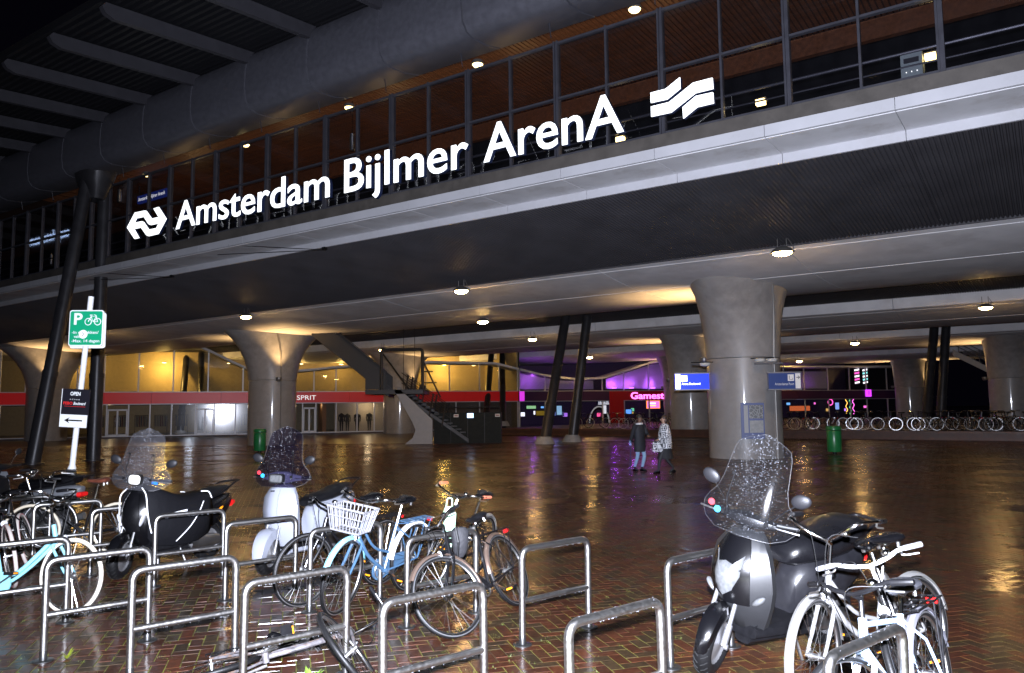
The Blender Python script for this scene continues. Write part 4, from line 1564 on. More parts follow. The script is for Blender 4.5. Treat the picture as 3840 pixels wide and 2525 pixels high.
def map_print():
    m = bpy.data.materials.new('map_print')
    m.use_nodes = True
    t = m.node_tree
    b = t.nodes['Principled BSDF']
    tc = t.nodes.new('ShaderNodeTexCoord')
    v = t.nodes.new('ShaderNodeTexVoronoi')
    v.feature = 'DISTANCE_TO_EDGE'
    v.inputs['Scale'].default_value = 9
    t.links.new(tc.outputs['Object'], v.inputs['Vector'])
    cr = t.nodes.new('ShaderNodeValToRGB')
    cr.color_ramp.elements[0].color = (.26, .27, .28, 1)
    cr.color_ramp.elements[1].color = (.05, .055, .06, 1)
    cr.color_ramp.elements[1].position = .12
    t.links.new(v.outputs['Distance'], cr.inputs[0])
    t.links.new(cr.outputs[0], b.inputs['Base Color'])
    b.inputs['Roughness'].default_value = .3
    return m


MB().box((.12, -.04, .93), (.46, .012, .46)).build('street_map', map_print(), mb_, sharp=0)
MB().box((.12, -.04, .42), (.46, .012, .42)).build('area_map', mat('map_pale', (.2, .21, .22), .4, var=.3, vs=9), mb_, sharp=0)
for (x, y, lab) in ((-11.47, 35.68, 'green cylindrical litter bin at the foot of the drain pipe column'), (12.26, 30.12, 'green cylindrical litter bin standing before the terrace bicycles')):
    t = thing('litter_bin', lab, 'bin', (x, y, 0), 0, 'green litter bins')
    gm = mat('bin_green', (.015, .16, .045), .32, var=.12, vs=5)
    MB().lathe([(.25, .08), (.26, .1), (.27, .86), (.26, .88)], 22).build('body', gm, t)
    MB().lathe([(.27, .9), (.285, .92), (.285, 1.0), (.26, 1.05), (.1, 1.07)], 22).build('lid', gm, t)
    MB().lathe([(.08, 0), (.08, .1)], 12).build('foot', black_m, t)

# ---------------------------------------------------------------- leaning sign post by the racks
sp_ = thing('sign_post', 'leaning white post with a green cycle parking sign and a black food shop sign', 'sign post', (-6.97, 12.35, 0))
pw = mat('post_white', (.62, .63, .64), .4, var=.08, vs=12)
ax = Vector((.27, 0, 3.7))
q = MB()
q.tube([(0, 0, 0), ax * .27, ax * .285, ax], [.062, .062, .042, .042], 14)
q.build('pole', pw, sp_)
MB().lathe([(.064, .0), (.09, .0), (.09, .05), (.064, .07)], 14).build('base_collar', black_m, sp_)
lean = Matrix.Rotation(R(1.2), 4, 'Y')


def rrect(cx, cz, w, h, r, n=5):
    out = []
    for (sx, sz, a0) in ((1, 1, 0), (-1, 1, 90), (-1, -1, 180), (1, -1, 270)):
        for k in range(n + 1):
            a = R(a0 + 90 * k / n)
            out.append((cx + sx * (w / 2 - r) + r * math.cos(a), cz + sz * (h / 2 - r) + r * math.sin(a)))
    return out


grn = mat('sign_green', (.005, .30, .14), .35)
ps = MB().plate(rrect(0, 0, .56, .57, .04), -.01, .01).build('parking_sign', mat('sign_white', (.72, .74, .74), .4), sp_, sharp=20)
ps.location = (.245, -.06, 3.19)
ps.rotation_euler = (0, R(1.0), R(-4))
ps2 = MB().plate(rrect(0, 0, .56, .57, .04), -.008, .008).build('parking_sign_back', mat('sign_white', (.72, .74, .74)), sp_, sharp=20)
ps2.location = (.21, .06, 3.165)
MB().plate(rrect(0, 0, .525, .535, .03), -.016, -.011).build('green_face', grn, ps, sharp=20)
ww = mat('sign_white', (.72, .74, .74))
sign_text('P', ww, ps, -.20, -.06, .06, .175, -.018, bold=.03)
sign_text('-In de rekken/', ww, ps, -.225, .215, -.09, .045, -.018, bold=.012)
sign_text('vakken', ww, ps, -.19, 0.0, -.155, .045, -.018, bold=.012)
sign_text('-Max. 14 dagen', ww, ps, -.225, .235, -.225, .045, -.018, bold=.012)
b_ = MB()
for cx in (.035, .19):
    b_.ring(.052, .007, c=(cx, -.019, .10), n=22, m=5, sy=.3)
b_.tube([(.035, -.019, .10), (.08, -.019, .185), (.165, -.019, .185), (.115, -.019, .10), (.08, -.019, .185)], .007, 5)
b_.tube([(.19, -.019, .10), (.155, -.019, .205), (.125, -.019, .21)], .007, 5)
b_.tube([(.115, -.019, .10), (.19, -.019, .10)], .006, 5)
b_.tube([(.06, -.019, .205), (.1, -.019, .205)], .009, 5)
b_.build('bicycle_pictogram', ww, ps)
MB().lathe([(.07, 0), (.07, .006)], 24, c=(-.03, -.03, -.10), axis='y').build('sticker', mat('sticker_white', (.8, .8, .78), .5), ps)
MB().tube([(-.05, -.033, -.07), (-.01, -.033, -.10), (-.05, -.033, -.13)], .004, 4).build('sticker_mark', black_m, ps)
fs_ = MB().plate(rrect(0, 0, .46, .60, .012, 3), -.012, .012).build('food_sign', mat('sign_black', (.012, .011, .016), .3), sp_, sharp=20)
fs_.location = (.115, -.06, 1.93)
fs_.rotation_euler = (0, R(3.2), R(-6))
MB().plate([(-.228, -.297), (.228, -.297), (.228, -.10), (-.228, -.10)], -.018, -.013).build('white_field', ww, fs_, sharp=0)
MB().plate([(-.15, -.19), (-.06, -.145), (-.085, -.178), (.15, -.178), (.15, -.20), (-.085, -.20), (-.06, -.235)], -.022, -.019).build('arrow', black_m, fs_, sharp=0)
MB().plate([(-.23, -.10), (-.222, -.10), (-.222, .298), (-.23, .298)], -.018, -.013).build('white_edge', ww, fs_, sharp=0)
sign_text('OPEN', ww, fs_, -.085, .085, .20, .055, -.019, bold=.03)
sign_text('* * * * *', ww, fs_, -.09, .08, .115, .03, -.019)
redp = mat('sign_red_print', (.6, .02, .02), .4)
sign_text('FEBO', redp, fs_, -.19, -.035, .055, .042, -.019, bold=.03)
sign_text('Boulevard', ww, fs_, -.02, .185, .055, .045, -.019, bold=.015, shear=.3)
MB().plate([(-.17, .025), (.18, .025), (.18, .03), (-.17, .03)], -.018, -.014).build('underline', redp, fs_, sharp=0)

# hotel sign across the plaza, seen only as a mirrored reflection in the station glass
hs_ = thing('hotel_sign', 'lit pale blue hotel name on a dark wall, mirrored in the station glass', 'sign', nd(-20.0, 116.0, 0), PHI + PI)
MB().bb(-9, 9, .2, 8, 0, 33).build('wall', mat('hotel_wall_dark', (.02, .02, .025), .8), hs_, sharp=0)
sign_text('easyHotel.com', mat('hotel_letter_lit', (.5, .65, 1), emit=5., ecol=(.45, .62, 1)), hs_, -5.8, 5.8, 26.2, 1.5, -.02, bold=.02)
for (d_, n_, z_, w_) in ((32.6, 17.6, 11.16, 'beside the thick upright pole'), (38.4, 17.6, 9.04, 'past the sloping pole'), (18.4, 17.6, 10.6, 'above the first word of the name')):
    t = thing('pendant_cylinder', 'short silver cylinder lamp hanging in the station hall, ' + w_, 'lamp', nd(n_, d_, z_), PHI)
    MB().lathe([(.02, .28), (.085, .27), (.085, -.25), (.07, -.27)], 14).build('cylinder', alu, t)
    MB().tube([(0, 0, .28), (0, 0, 12.0 - z_)], .008, 5).build('cord', black_m, t)

# ---------------------------------------------------------------- bicycle hoops
ZT, HLEN, TR = .765, .74, .0255
hq = MB()
hq.tube(arc([(0, 0, 0), (0, 0, ZT - TR), (HLEN, 0, ZT - TR), (HLEN, 0, 0)], .085, 7), TR, 16)
hmesh = hq.mesh('hoop_tube', 60)
hmesh.materials.append(steel)
hq = MB()
hq.tube([(0, 0, .335), (HLEN, 0, .335)], TR * .88, 14)
cmesh = hq.mesh('cross_bar', 60)
cmesh.materials.append(steel)
hq = MB()
hq.lathe([(.075, 0.001), (.075, .009), (.07, .012), (.028, .013)], 20)
hq.lathe([(.0275, .0), (.0275, .075), (.026, .078)], 16)
fmesh = hq.mesh('base_plate', 40)
fmesh.materials.append(mat('base_plate_steel', (.10, .10, .10), .35, metal=.9))
drop_m = mat('water_drop', (.22, .235, .27), .15, spec=1.)
dmesh = []
for v in range(4):
    q = MB()
    for z, r0 in ((ZT - 2 * TR, TR), (.335 - TR * .88, TR)):
        x = .08
        while x < HLEN - .08:
            x += rnd.expovariate(1 / .022)
            rr = rnd.uniform(.0018, .0036)
            q.ball((x, rnd.gauss(0, .006), z - rr * .2), (rr, rr, rr * 1.25), 6, 4)
    for _ in range(16):
        x = rnd.uniform(.05, HLEN - .05)
        a = rnd.uniform(-.9, .9) + (PI if rnd.random() < .0 else 0)
        zz, r0 = rnd.choice(((ZT - TR, TR), (.335, TR * .88)))
        rr = rnd.uniform(.0012, .0024)
        q.ball((x, r0 * math.sin(a), zz + r0 * math.cos(a)), rr, 5, 3)
    me = q.mesh('rain_drops')
    me.materials.append(drop_m)
    dmesh.append(me)
hdir = Vector((.967, -.25))     # (n, d)
FR = [(3.72, .90, 'beside the white handlebar'), (3.57, 2.12, 'empty, with its shadow on the red bricks'), (3.38, 3.25, 'in front of the bronze mudguard wheel'), (3.29, 4.40, 'behind the upturned wheel of the fallen bicycle'), (3.12, 5.42, 'standing over bare wet paving between two weeds'), (2.98, 6.36, 'with a yellow weed at its foot'), (2.90, 7.53, 'across the light blue bicycle wheel')]
BK = [(5.37, 2.36, 'behind the grey scooter with the clear screen'), (5.25, 3.55, 'empty, alone before the open wet plaza'), (5.13, 4.66, 'behind the black bicycle with the bronze mudguard'), (5.02, 5.76, 'behind the blue bicycle basket'), (4.88, 6.83, 'in front of the white scooter'), (4.84, 8.0, 'in front of the black scooter apron'), (4.77, 9.18, 'beside the brown saddle bicycle'), (4.65, 10.3, 'behind the leaning white sign post'), (4.55, 11.4, 'beside the parked moped with the grey cover')]
for i, (n_, d_, w) in enumerate(FR + BK):
    a = nd(n_, d_)
    b = nd(n_ + hdir.x, d_ + hdir.y)
    v = b - a
    t = thing('bicycle_hoop', 'steel bicycle hoop, ' + w, 'bike rack', a, math.atan2(v.y, v.x) + rnd.uniform(-.02, .02), 'steel bicycle hoops on the plaza')
    t.rotation_euler[0] = rnd.uniform(-.02, .02)
    put('hoop_tube', hmesh, t)
    put('cross_bar', cmesh, t)
    put('base_plate', fmesh, t)
    put('base_plate', fmesh, t, loc=(HLEN, 0, 0))
    put('rain_drops', dmesh[i % 4], t, kind='stuff')

# ---------------------------------------------------------------- bicycles
RW = .345
WM = {}
strip_m = mat('reflective_strip', (.95, .97, 1), .36, metal=1.)
rim_m = mat('rim_alloy', (.68, .68, .68), .28, metal=1.)
spoke_m = mat('spoke_steel', (.7, .7, .7), .25, metal=1.)
rust = mat('rust', (.16, .055, .02), .8, var=.4, vs=40)
tan_wall = mat('cream_tyre', (.55, .50, .42), .6)


def wheel_mesh(nm, m):
    key = (nm, m.name)
    if key in WM:
        return WM[key]
    q = MB()
    if nm == 'rim':
        q.ring(.313, .011, n=48, m=8, sy=1.1)
    elif nm == 'tyre':
        q.ring(.327, .0195, n=52, m=10)
    elif nm == 'spokes':
        for i in range(28):
            a = 2 * PI * i / 28
            s_ = 1 if i % 2 else -1
            b = a + (.5 if (i // 2) % 2 else -.5)
            q.tube([(.028 * math.cos(b), s_ * .028, .028 * math.sin(b)), (.306 * math.cos(a), s_ * .003, .306 * math.sin(a))], .0013, 4, cap=False)
    elif nm == 'hub':
        q.lathe([(.012, -.06), (.012, -.036), (.032, -.034), (.032, -.026), (.018, -.022), (.018, .022), (.032, .026), (.032, .034), (.012, .036), (.012, .06)], 14, axis='y')
    elif nm == 'sidewall_strip':
        for s_ in (-1, 1):
            n = 48
            r0, r1 = .3255, .3355
            vs_ = [(r * math.cos(2 * PI * i / n), s_ * (.0199 if r < .33 else .0194), r * math.sin(2 * PI * i / n)) for r in (r0, r1) for i in range(n)]
            q.add(vs_, [((i, (i + 1) % n, n + (i + 1) % n, n + i) if s_ < 0 else (i, n + i, n + (i + 1) % n, (i + 1) % n)) for i in range(n)])
    me = q.mesh(nm, 60)
    me.materials.append(m)
    WM[key] = me
    return me


def wheel(nm, parent, c, M=None, tyre=None, strip=True, rim=None):
    w = put(nm, wheel_mesh('rim', rim or rim_m), parent)
    w.matrix_local = (M if M is not None else Matrix()) @ Matrix.Translation(c) @ Matrix.Rotation(rnd.uniform(0, 6), 4, 'Y')
    put('tyre', wheel_mesh('tyre', tyre or black_m), w)
    put('spokes', wheel_mesh('spokes', spoke_m), w)
    put('hub', wheel_mesh('hub', alu), w)
    if strip:
        put('sidewall_strip', wheel_mesh('sidewall_strip', strip_m if strip is True else strip), w)
    return w


def fender(c, a0, a1, r=.362, w=.028, n=22):
    q = MB()
    secs = []
    for i in range(n + 1):
        a = R(a0 + (a1 - a0) * i / n)
        e = Vector((math.cos(a), 0, math.sin(a)))
        secs.append([Vector(c) + e * (r - .018) + Vector((0, -w, 0)), Vector(c) + e * r + Vector((0, -w * .75, 0)), Vector(c) + e * (r + .011), Vector(c) + e * r + Vector((0, w * .75, 0)), Vector(c) + e * (r - .018) + Vector((0, w, 0)), Vector(c) + e * (r + .008)])
    q.loft(secs)
    return q


def saddle_mb(c, tilt=0.):
    q = MB()
    secs = []
    for (x, w, h, z) in ((-.135, .055, .02, .012), (-.12, .088, .03, .010), (-.08, .10, .036, .006), (-.03, .082, .032, 0), (.02, .05, .027, -.003), (.08, .026, .023, -.002), (.125, .02, .018, .0), (.14, .008, .008, .001)):
        s_ = sup(x, 0, z, w, h, 2.3, 14)
        secs.append([(p[0] + c[0], p[1] + c[1], p[2] + c[2] + tilt * p[0]) for p in s_])
    q.loft(secs)
    return q


SEATP = Vector((-.285, 0, .90))


def bicycle(label, front, yaw, lean=0., steer=0., fm=None, kind='step', name='bicycle', tyre=None, fend=None, fend_r=None, bars='city', barm=None, grip=None, saddle=None, basket=None, rack=None, guard=None, strip=True, light=True, seat_dz=0., M=None, group='bicycles parked at the hoops', fendcut=(20, 150), pedal_a=.6):
    barm = barm or chrome
    wb = .54
    if M is None:
        fx, fy = front
        mid = Vector((fx - math.cos(yaw) * wb, fy - math.sin(yaw) * wb, 0))
        M = Matrix.Translation(mid) @ Matrix.Rotation(yaw, 4, 'Z') @ Matrix.Rotation(lean, 4, 'X')
    t = thing(name, label, 'bicycle', M=M, group=group)
    FA, RA = Vector((wb, 0, RW)), Vector((-wb, 0, RW))
    BB_ = Vector((-.10, 0, .285))
    HB, HT = Vector((.345, 0, .655)), Vector((.305, 0, .80))
    axd = (HT - HB).normalized()
    MS = Matrix.Translation(HB) @ Matrix.Rotation(steer, 4, axd) @ Matrix.Translation(-HB)
    ST = BB_ + (SEATP - BB_) * .72
    q = MB()
    q.tube([HB - axd * .01, HT + axd * .01], .021, 12)
    q.tube([BB_, ST], .0165, 10)
    if kind == 'step':
        q.tube(smooth_pts([HB + axd * .02, Vector((.17, 0, .47)), BB_ + Vector((.02, 0, .01))], 5), .018, 10)
        q.tube(smooth_pts([HT - axd * .03, Vector((.10, 0, .545)), BB_ + (ST - BB_) * .38], 5), .0135, 10)
    elif kind == 'swan':
        q.tube(smooth_pts([HB + axd * .05, Vector((.2, 0, .55)), Vector((.02, 0, .38)), BB_ + (ST - BB_) * .18], 6), .019, 10)
        q.tube(smooth_pts([HB + axd * .0, Vector((.17, 0, .46)), Vector((0, 0, .32)), BB_], 6), .016, 10)
    else:
        q.tube([HB + axd * .02, BB_], .0175, 10)
        q.tube([HT - axd * .02, ST - Vector((0, 0, .03))], .0145, 10)
    for s_ in (-1, 1):
        q.tube([BB_ + Vector((0, s_ * .02, 0)), Vector((-.25, s_ * .05, .31)), RA + Vector((0, s_ * .062, 0))], .0095, 8)
        q.tube([ST - Vector((0, -s_ * .012, .04)), Vector((-.42, s_ * .05, .56)), RA + Vector((0, s_ * .062, 0))], .008, 8)
    q.lathe([(.024, -.036), (.024, .036)], 12, c=BB_, axis='y')
    q.build('frame', fm, t)
    # fork turns with the bars
    q = MB()
    for s_ in (-1, 1):
        q.tube(smooth_pts([HB - axd * .015 + Vector((0, s_ * .02, 0)), HB - axd * .05 + Vector((0, s_ * .05, 0)), HB.lerp(FA, .62) + Vector((-.012, s_ * .054, 0)), FA + Vector((0, s_ * .054, 0))], 4), [.013] * 9 + [.011] * 4, 8)
    q.lathe([(.02, -.03), (.024, 0), (.02, .02)], 12, c=HB - axd * .02)
    q.build('fork', fm if fend is None else fm, t, M=MS)
    wheel('front_wheel', t, FA, MS, tyre, strip)
    wheel('rear_wheel', t, RA, None, tyre, strip)
    if fend:
        fender(FA, *fendcut).build('mudguard', fend, t, M=MS)
    if fend_r or fend:
        o = fender(RA, 5, 168).build('mudguard', fend_r or fend, t)
    q = MB()
    for s_ in (-1, 1):
        q.tube([RA + Vector((0, s_ * .05, 0)), RA + Vector((-.34, s_ * .028, .12))], .0025, 4)
    q.build('mudguard_stay', spoke_m, t)
    # bars
    stem = HT + axd * (.20 if bars != 'flat' else .12)
    q = MB()
    q.tube([HT, stem], .0125, 10)
    q.tube([stem - axd * .02, stem + Vector((.05, 0, .01))], .014, 8)
    c = stem + Vector((.05, 0, .01))
    if bars == 'city':
        pts = [(-.20, .29, .055), (-.06, .285, .06), (.03, .20, .055), (.02, .08, .01), (0, 0, 0)]
    elif bars == 'high':
        pts = [(-.24, .27, .12), (-.10, .28, .13), (.04, .21, .12), (.05, .10, .05), (0, 0, 0)]
    else:
        pts = [(-.05, .31, .045), (-.02, .20, .05), (.0, .10, .02), (0, 0, 0)]
    pl = smooth_pts([c + Vector(p) for p in pts], 5)
    pl += [Vector((p.x, -p.y, p.z)) for p in pl[-2::-1]]
    q.tube(pl, .0112 if bars != 'flat' else .0125, 10)
    hb_ = q.build('handlebar', barm, t, M=MS)
    for s_ in (-1, 1):
        g0 = c + Vector((pts[0][0], s_ * pts[0][1], pts[0][2]))
        g1 = c + Vector((pts[1][0], s_ * pts[1][1], pts[1][2]))
        gg = g0 + (g1 - g0) * .85
        MB().tube([g0 - (g1 - g0) * .06, g0, gg, gg + (g1 - g0) * .02], [.013, .0165, .0165, .014], 12).build('grip', grip or black_mid, hb_)
        lv = MB()
        lv.tube(smooth_pts([g1 + Vector((.02, 0, -.012)), g1 + Vector((.035, s_ * .005, -.03)), g0.lerp(g1, .3) + Vector((.03, s_ * .01, -.04))], 4), .006, 6)
        lv.build('brake_lever', alu, hb_)
    cb = MB()
    cb.tube(smooth_pts([c + Vector((.02, .2, .04)), c + Vector((.12, .06, .03)), HB + Vector((.05, .015, .05)), HB + Vector((.03, .01, -.1))], 6), .0028, 5)
    cb.tube(smooth_pts([c + Vector((.02, -.2, .04)), c + Vector((.13, -.05, .06)), HB + Vector((.06, -.015, .1)), HB + Vector((.0, -.02, -.06))], 6), .0028, 5)
    cb.build('cable', black_m, hb_)
    MB().ball(c + Vector((-.02, .11, .05)), (.028, .028, .022), 12, 8).build('bell', chrome, hb_)
    # saddle
    sp0 = ST
    sz = SEATP + Vector((0, 0, seat_dz)) + (SEATP - BB_).normalized() * .0
    MB().tube([sp0 - (SEATP - BB_).normalized() * .04, sz], .0125, 10).build('seat_post', chrome, t)
    sd = saddle_mb(sz + Vector((.0, 0, .055))).build('saddle', saddle or black_gloss, t)
    q = MB()
    for s_ in (-1, 1):
        q.tube([sz + Vector((.09, s_ * .015, .04)), sz + Vector((.0, s_ * .02, .012)), sz + Vector((-.08, s_ * .03, .035))], .004, 6)
        q.tube([sz + Vector((-.09, s_ * .05, .0)), sz + Vector((-.09, s_ * .05, .045))], .014, 8)
    q.build('saddle_rail', spoke_m, sd)
    # crank
    q = MB()
    q.ring(.085, .006, c=BB_ + Vector((0, -.045, 0)), n=30, m=6)
    for k in range(5):
        a = 2 * PI * k / 5
        q.tube([BB_ + Vector((0, -.045, 0)), BB_ + Vector((.085 * math.cos(a), -.045, .085 * math.sin(a)))], .006, 5)
    cr = q.build('chainring', alu, t)
    for s_, a in ((-1, pedal_a), (1, pedal_a + PI)):
        e = BB_ + Vector((.17 * math.cos(a), s_ * .075, .17 * math.sin(a)))
        MB().tube([BB_ + Vector((0, s_ * .055, 0)), e], [.012, .009], 8).build('crank_arm', alu, cr)
        MB().box(e + Vector((0, s_ * .055, 0)), (.085, .09, .024)).build('pedal', black_mid, cr)
        MB().box(e + Vector((.044, s_ * .055, 0)), (.004, .06, .014)).build('pedal_reflector', mat('amber_reflector', (.9, .28, .01), .25), cr, sharp=0)
    if guard:
        q = MB()
        q.plate([(BB_.x + .11 * math.cos(a), BB_.z + .11 * math.sin(a)) for a in np.linspace(-2.0, 1.6, 14)] + [(-.5, .40), (-.6, .385), (-.6, .31), (-.5, .29)], -.065, -.048)
        q.build('chain_guard', guard, t)
    else:
        q = MB()
        for z in (.06, -.055):
            q.tube([BB_ + Vector((0, -.045, z * 1.4)), RA + Vector((0, -.045, z * .6))], .004, 5)
        q.build('chain', mat('chain_rust', (.09, .06, .045), .6, metal=.5), t)
    if rack:
        q = MB()
        for y in (-.06, -.02, .02, .06):
            q.tube([(-.34, y, .725), (-.80, y, .725)], .005, 6)
        for x in (-.36, -.5, -.65, -.8):
            q.tube([(x, -.065, .725), (x, .065, .725)], .005, 6)
        for s_ in (-1, 1):
            q.tube([(-.62, s_ * .065, .72), RA + Vector((0, s_ * .075, 0))], .006, 6)
            q.tube([(-.74, s_ * .065, .72), RA + Vector((0, s_ * .075, 0))], .006, 6)
            q.tube([(-.36, s_ * .06, .72), ST + Vector((0, s_ * .015, 0))], .005, 6)
        ro = q.build('luggage_rack', rack, t)
        MB().box((-.81, 0, .695), (.015, .06, .03)).build('tail_reflector', mat('red_reflector', (.6, .01, .01), .25), ro)
    if light:
        q = MB()
        lc_ = HB + Vector((.075, 0, .03))
        q.lathe([(.012, -.05), (.03, -.02), (.034, .02)], 14, c=lc_, axis='x')
        lo = q.build('headlight', black_mid, t, M=MS)
        MB().lathe([(.033, .021), (.02, .03), (.004, .032)], 14, c=lc_, axis='x').build('lens', mat('lamp_lens', (.5, .52, .55), .12, spec=.8), lo)
    if basket:
        q = MB()
        bc_ = c + Vector((.22, 0, -.12))
        def rect(w, l, z):
            return [bc_ + Vector((l, w, z)), bc_ + Vector((l, -w, z)), bc_ + Vector((-l, -w, z)), bc_ + Vector((-l, w, z))]
        top, mid_, bot = rect(.19, .135, .10), rect(.175, .12, .02), rect(.145, .10, -.11)
        for rr_, th in ((top, .011), (mid_, .006), (bot, .009)):
            q.tube(rr_, th, 6, closed=True)
        for k in range(4):
            a, b = k, (k + 1) % 4
            nb = 9 if k % 2 == 0 else 7
            for j in range(nb):
                f_ = j / nb
                q.tube([top[a].lerp(top[b], f_), bot[a].lerp(bot[b], f_)], .0048, 5)
        for j in range(8):
            q.tube([bot[0].lerp(bot[1], j / 7), bot[3].lerp(bot[2], j / 7)], .0045, 5)
        q.build('basket', basket, t, M=MS)
    return t


sky_b = mat('light_blue_paint', (.20, .47, .54), .3, coat=.5, var=.05)
mid_b = mat('mid_blue_paint', (.045, .095, .165), .3, coat=.5)
pale_b = mat('pale_blue_paint', (.42, .58, .78), .3, coat=.4)
blk_p = mat('black_paint', (.005, .005, .006), .25, coat=.5)
wht_p = mat('white_paint', (.68, .69, .70), .3, coat=.3, var=.08, vs=20)
sil_p = mat('silver_fender', (.55, .54, .52), .3, metal=.8)
brz = mat('bronze_mudguard', (.24, .17, .135), .3, metal=.7)
brown_l = mat('brown_leather', (.10, .03, .018), .35, var=.2, vs=15)
org_g = mat('coral_grip', (.55, .16, .09), .5)
pinkw = mat('cream_tyre_pale', (.45, .41, .38), .55)
pink_strip = mat('pink_tyre_stripe', (.5, .10, .13), .5)


def yaw_of(f, r):
    return math.atan2(f[1] - r[1], f[0] - r[0])


bicycle('light blue step-through bicycle with cream tyres beside the leaning sign post', (-4.12, 7.42), R(2), lean=R(-9), steer=R(-16), fm=sky_b, kind='swan', tyre=tan_wall, bars='high', fend_r=black_mid, guard=sky_b, strip=False, fend=None, grip=black_mid)
bicycle('black bicycle with alloy rims in front of the moped with the grey cover', (-6.35, 10.9), R(8), lean=R(6), steer=R(10), fm=blk_p, kind='diamond', rack=black_mid)
bicycle('dark bicycle with a pink striped tyre behind the light blue bicycle', (-5.35, 8.55), R(-68), lean=R(14), steer=R(20), fm=blk_p, kind='diamond', tyre=pinkw, bars='flat', strip=pink_strip)
bicycle('old black bicycle with a brown leather saddle behind the sign post', (-6.25, 10.35), R(184), lean=R(-4), steer=R(8), fm=blk_p, kind='diamond', tyre=mat('cream_tyre_old', (.48, .43, .33), .6), saddle=brown_l, strip=False, seat_dz=.02, bars='city')
b5y = yaw_of((-1.62, 7.30), (-1.10, 8.25))
bicycle('mid blue ladies bicycle with a pale metal front basket and light blue front mudguard', (-1.62, 7.32), b5y, lean=R(-7), steer=R(10), fm=mid_b, kind='step', fend=sky_b, fend_r=wht_p, basket=mat('basket_pale', (.26, .26, .28), .35, metal=.3), bars='city', guard=mid_b, rack=mid_b, fendcut=(15, 165))
bicycle('black city bicycle with alloy rims pressed against the white scooter', (-2.02, 7.62), b5y + R(-4), lean=R(-5), steer=R(-6), fm=blk_p, kind='step', rack=black_mid, bars='flat')
bicycle('bicycle with coral handlebar grips and a mint bag, behind the blue bicycle', (-.92, 7.95), b5y + R(4), lean=R(-15), steer=R(-10), fm=blk_p, kind='step', grip=org_g, fend_r=sil_p)
t = thing('mint_bag', 'mint green plastic bag hanging from the handlebar with the coral grip', 'bag', (-.62, 7.62, .80), R(20))
q = MB()
q.loft([sup(0, 0, z, a, b, 2.4, 12, 'xy') for z, a, b in ((.12, .04, .03), (.05, .07, .04), (-.05, .06, .035), (-.18, .05, .03), (-.26, .02, .012))])
q.build('bag_body', mat('mint_plastic', (.42, .68, .48), .35), t)
MB().tube(arc([(-.03, 0, .12), (-.02, 0, .2), (.03, 0, .2), (.03, 0, .12)], .02), .006, 6).build('bag_handle', mat('mint_plastic', (.42, .68, .48)), t)
b8y = yaw_of((-.42, 6.62), (.03, 7.58))
bicycle('black bicycle with a bronze mudguard slumped against its hoop', (-.40, 6.62), b8y, lean=R(24), steer=R(-24), fm=blk_p, kind='diamond', fend=brz, fend_r=brz, rack=black_mid, bars='flat', saddle=black_mid, fendcut=(40, 200), seat_dz=-.06)
# bag on the slumped bicycle
t = thing('pannier_bag', 'crumpled black bag on the bars of the slumped bicycle', 'bag', (-.48, 7.05, .70), R(25))
q = MB()
q.loft([sup(0, 0, z, a, b, 2.8, 14, 'xy') for z, a, b in ((.11, .05, .03), (.08, .08, .05), (0, .075, .06), (-.10, .06, .05), (-.15, .03, .02))])
q.build('bag_body', mat('black_cloth', (.015, .015, .018), .7, bump=.5, bs=30), t)
MB().tube(arc([(-.06, -.05, .12), (-.05, -.09, .0), (-.05, -.07, -.15)], .03), .012, 6).build('strap', black_mid, t)
# fallen bicycle
yw = R(-8)
Mf = Matrix.Translation((-1.68, 5.3, .2)) @ Matrix.Rotation(yw, 4, 'Z') @ Matrix.Rotation(R(-13), 4, 'Y') @ Matrix.Rotation(R(-95), 4, 'X')
bicycle('rusty black bicycle lying on the wet bricks with its front wheel turned up', None, 0, M=Mf, steer=R(62), fm=mat('worn_black', (.085, .08, .085), .35, var=.5, vs=25, stain=(.14, .07, .03), ss=9), kind='step', fend_r=mat('worn_mudguard', (.05, .045, .05), .3), fend=None, barm=chrome, strip=False, bars='city', guard=None, rack=black_mid, grip=black_mid)
# cluster by the grey scooter
bicycle('bicycle with a thick white handlebar and black frame against the hoop', (2.30, 4.5), yaw_of((2.30, 4.5), (2.75, 5.5)), lean=R(17), steer=R(-8), fm=blk_p, kind='diamond', bars='flat', barm=wht_p, grip=mat('grey_grip', (.22, .22, .24), .5, bump=.4, bs=120), fend=None, fend_r=sil_p, seat_dz=.0)
bicycle('silver bicycle with tall chrome handlebars beside the grey scooter', (1.80, 4.86), yaw_of((1.80, 4.86), (2.72, 5.42)), lean=R(4), steer=R(14), fm=mat('silver_paint', (.5, .5, .5), .3, metal=.7), kind='step', bars='high', fend=sil_p, fend_r=sil_p, tyre=black_m, fendcut=(-10, 175))
bicycle('pale blue bicycle with a worn black saddle and black luggage rack', (1.62, 3.72), yaw_of((1.62, 3.72), (2.36, 4.52)), lean=R(7), steer=R(-20), fm=pale_b, kind='diamond', rack=black_mid, fend_r=mat('grey_mudguard', (.12, .12, .14), .35), saddle=mat('worn_saddle', (.035, .036, .042), .4, var=.3, vs=20), bars='flat', barm=black_mid, seat_dz=-.10)

# ---------------------------------------------------------------- scooters
clear_ws = glass_mat('clear_windscreen', (.93, .94, .95), 1.0, .05, film=.004, fcol=(.6, .6, .65))
dim_ws = glass_mat('grey_windscreen', (.72, .73, .76), 1.0, .06, film=.06, fcol=(.45, .45, .5))
smoke_ws = glass_mat('smoked_windscreen', (.30, .28, .38), 1.0, .05, film=.01, fcol=(.25, .22, .4))
hl_m = mat('headlight_glass', (.09, .093, .096), .34, spec=.5, var=.2, vs=40)
amber = mat('amber_lens', (.75, .22, .01), .2)
wheel_al = mat('scooter_rim', (.35, .35, .36), .35, metal=.8)


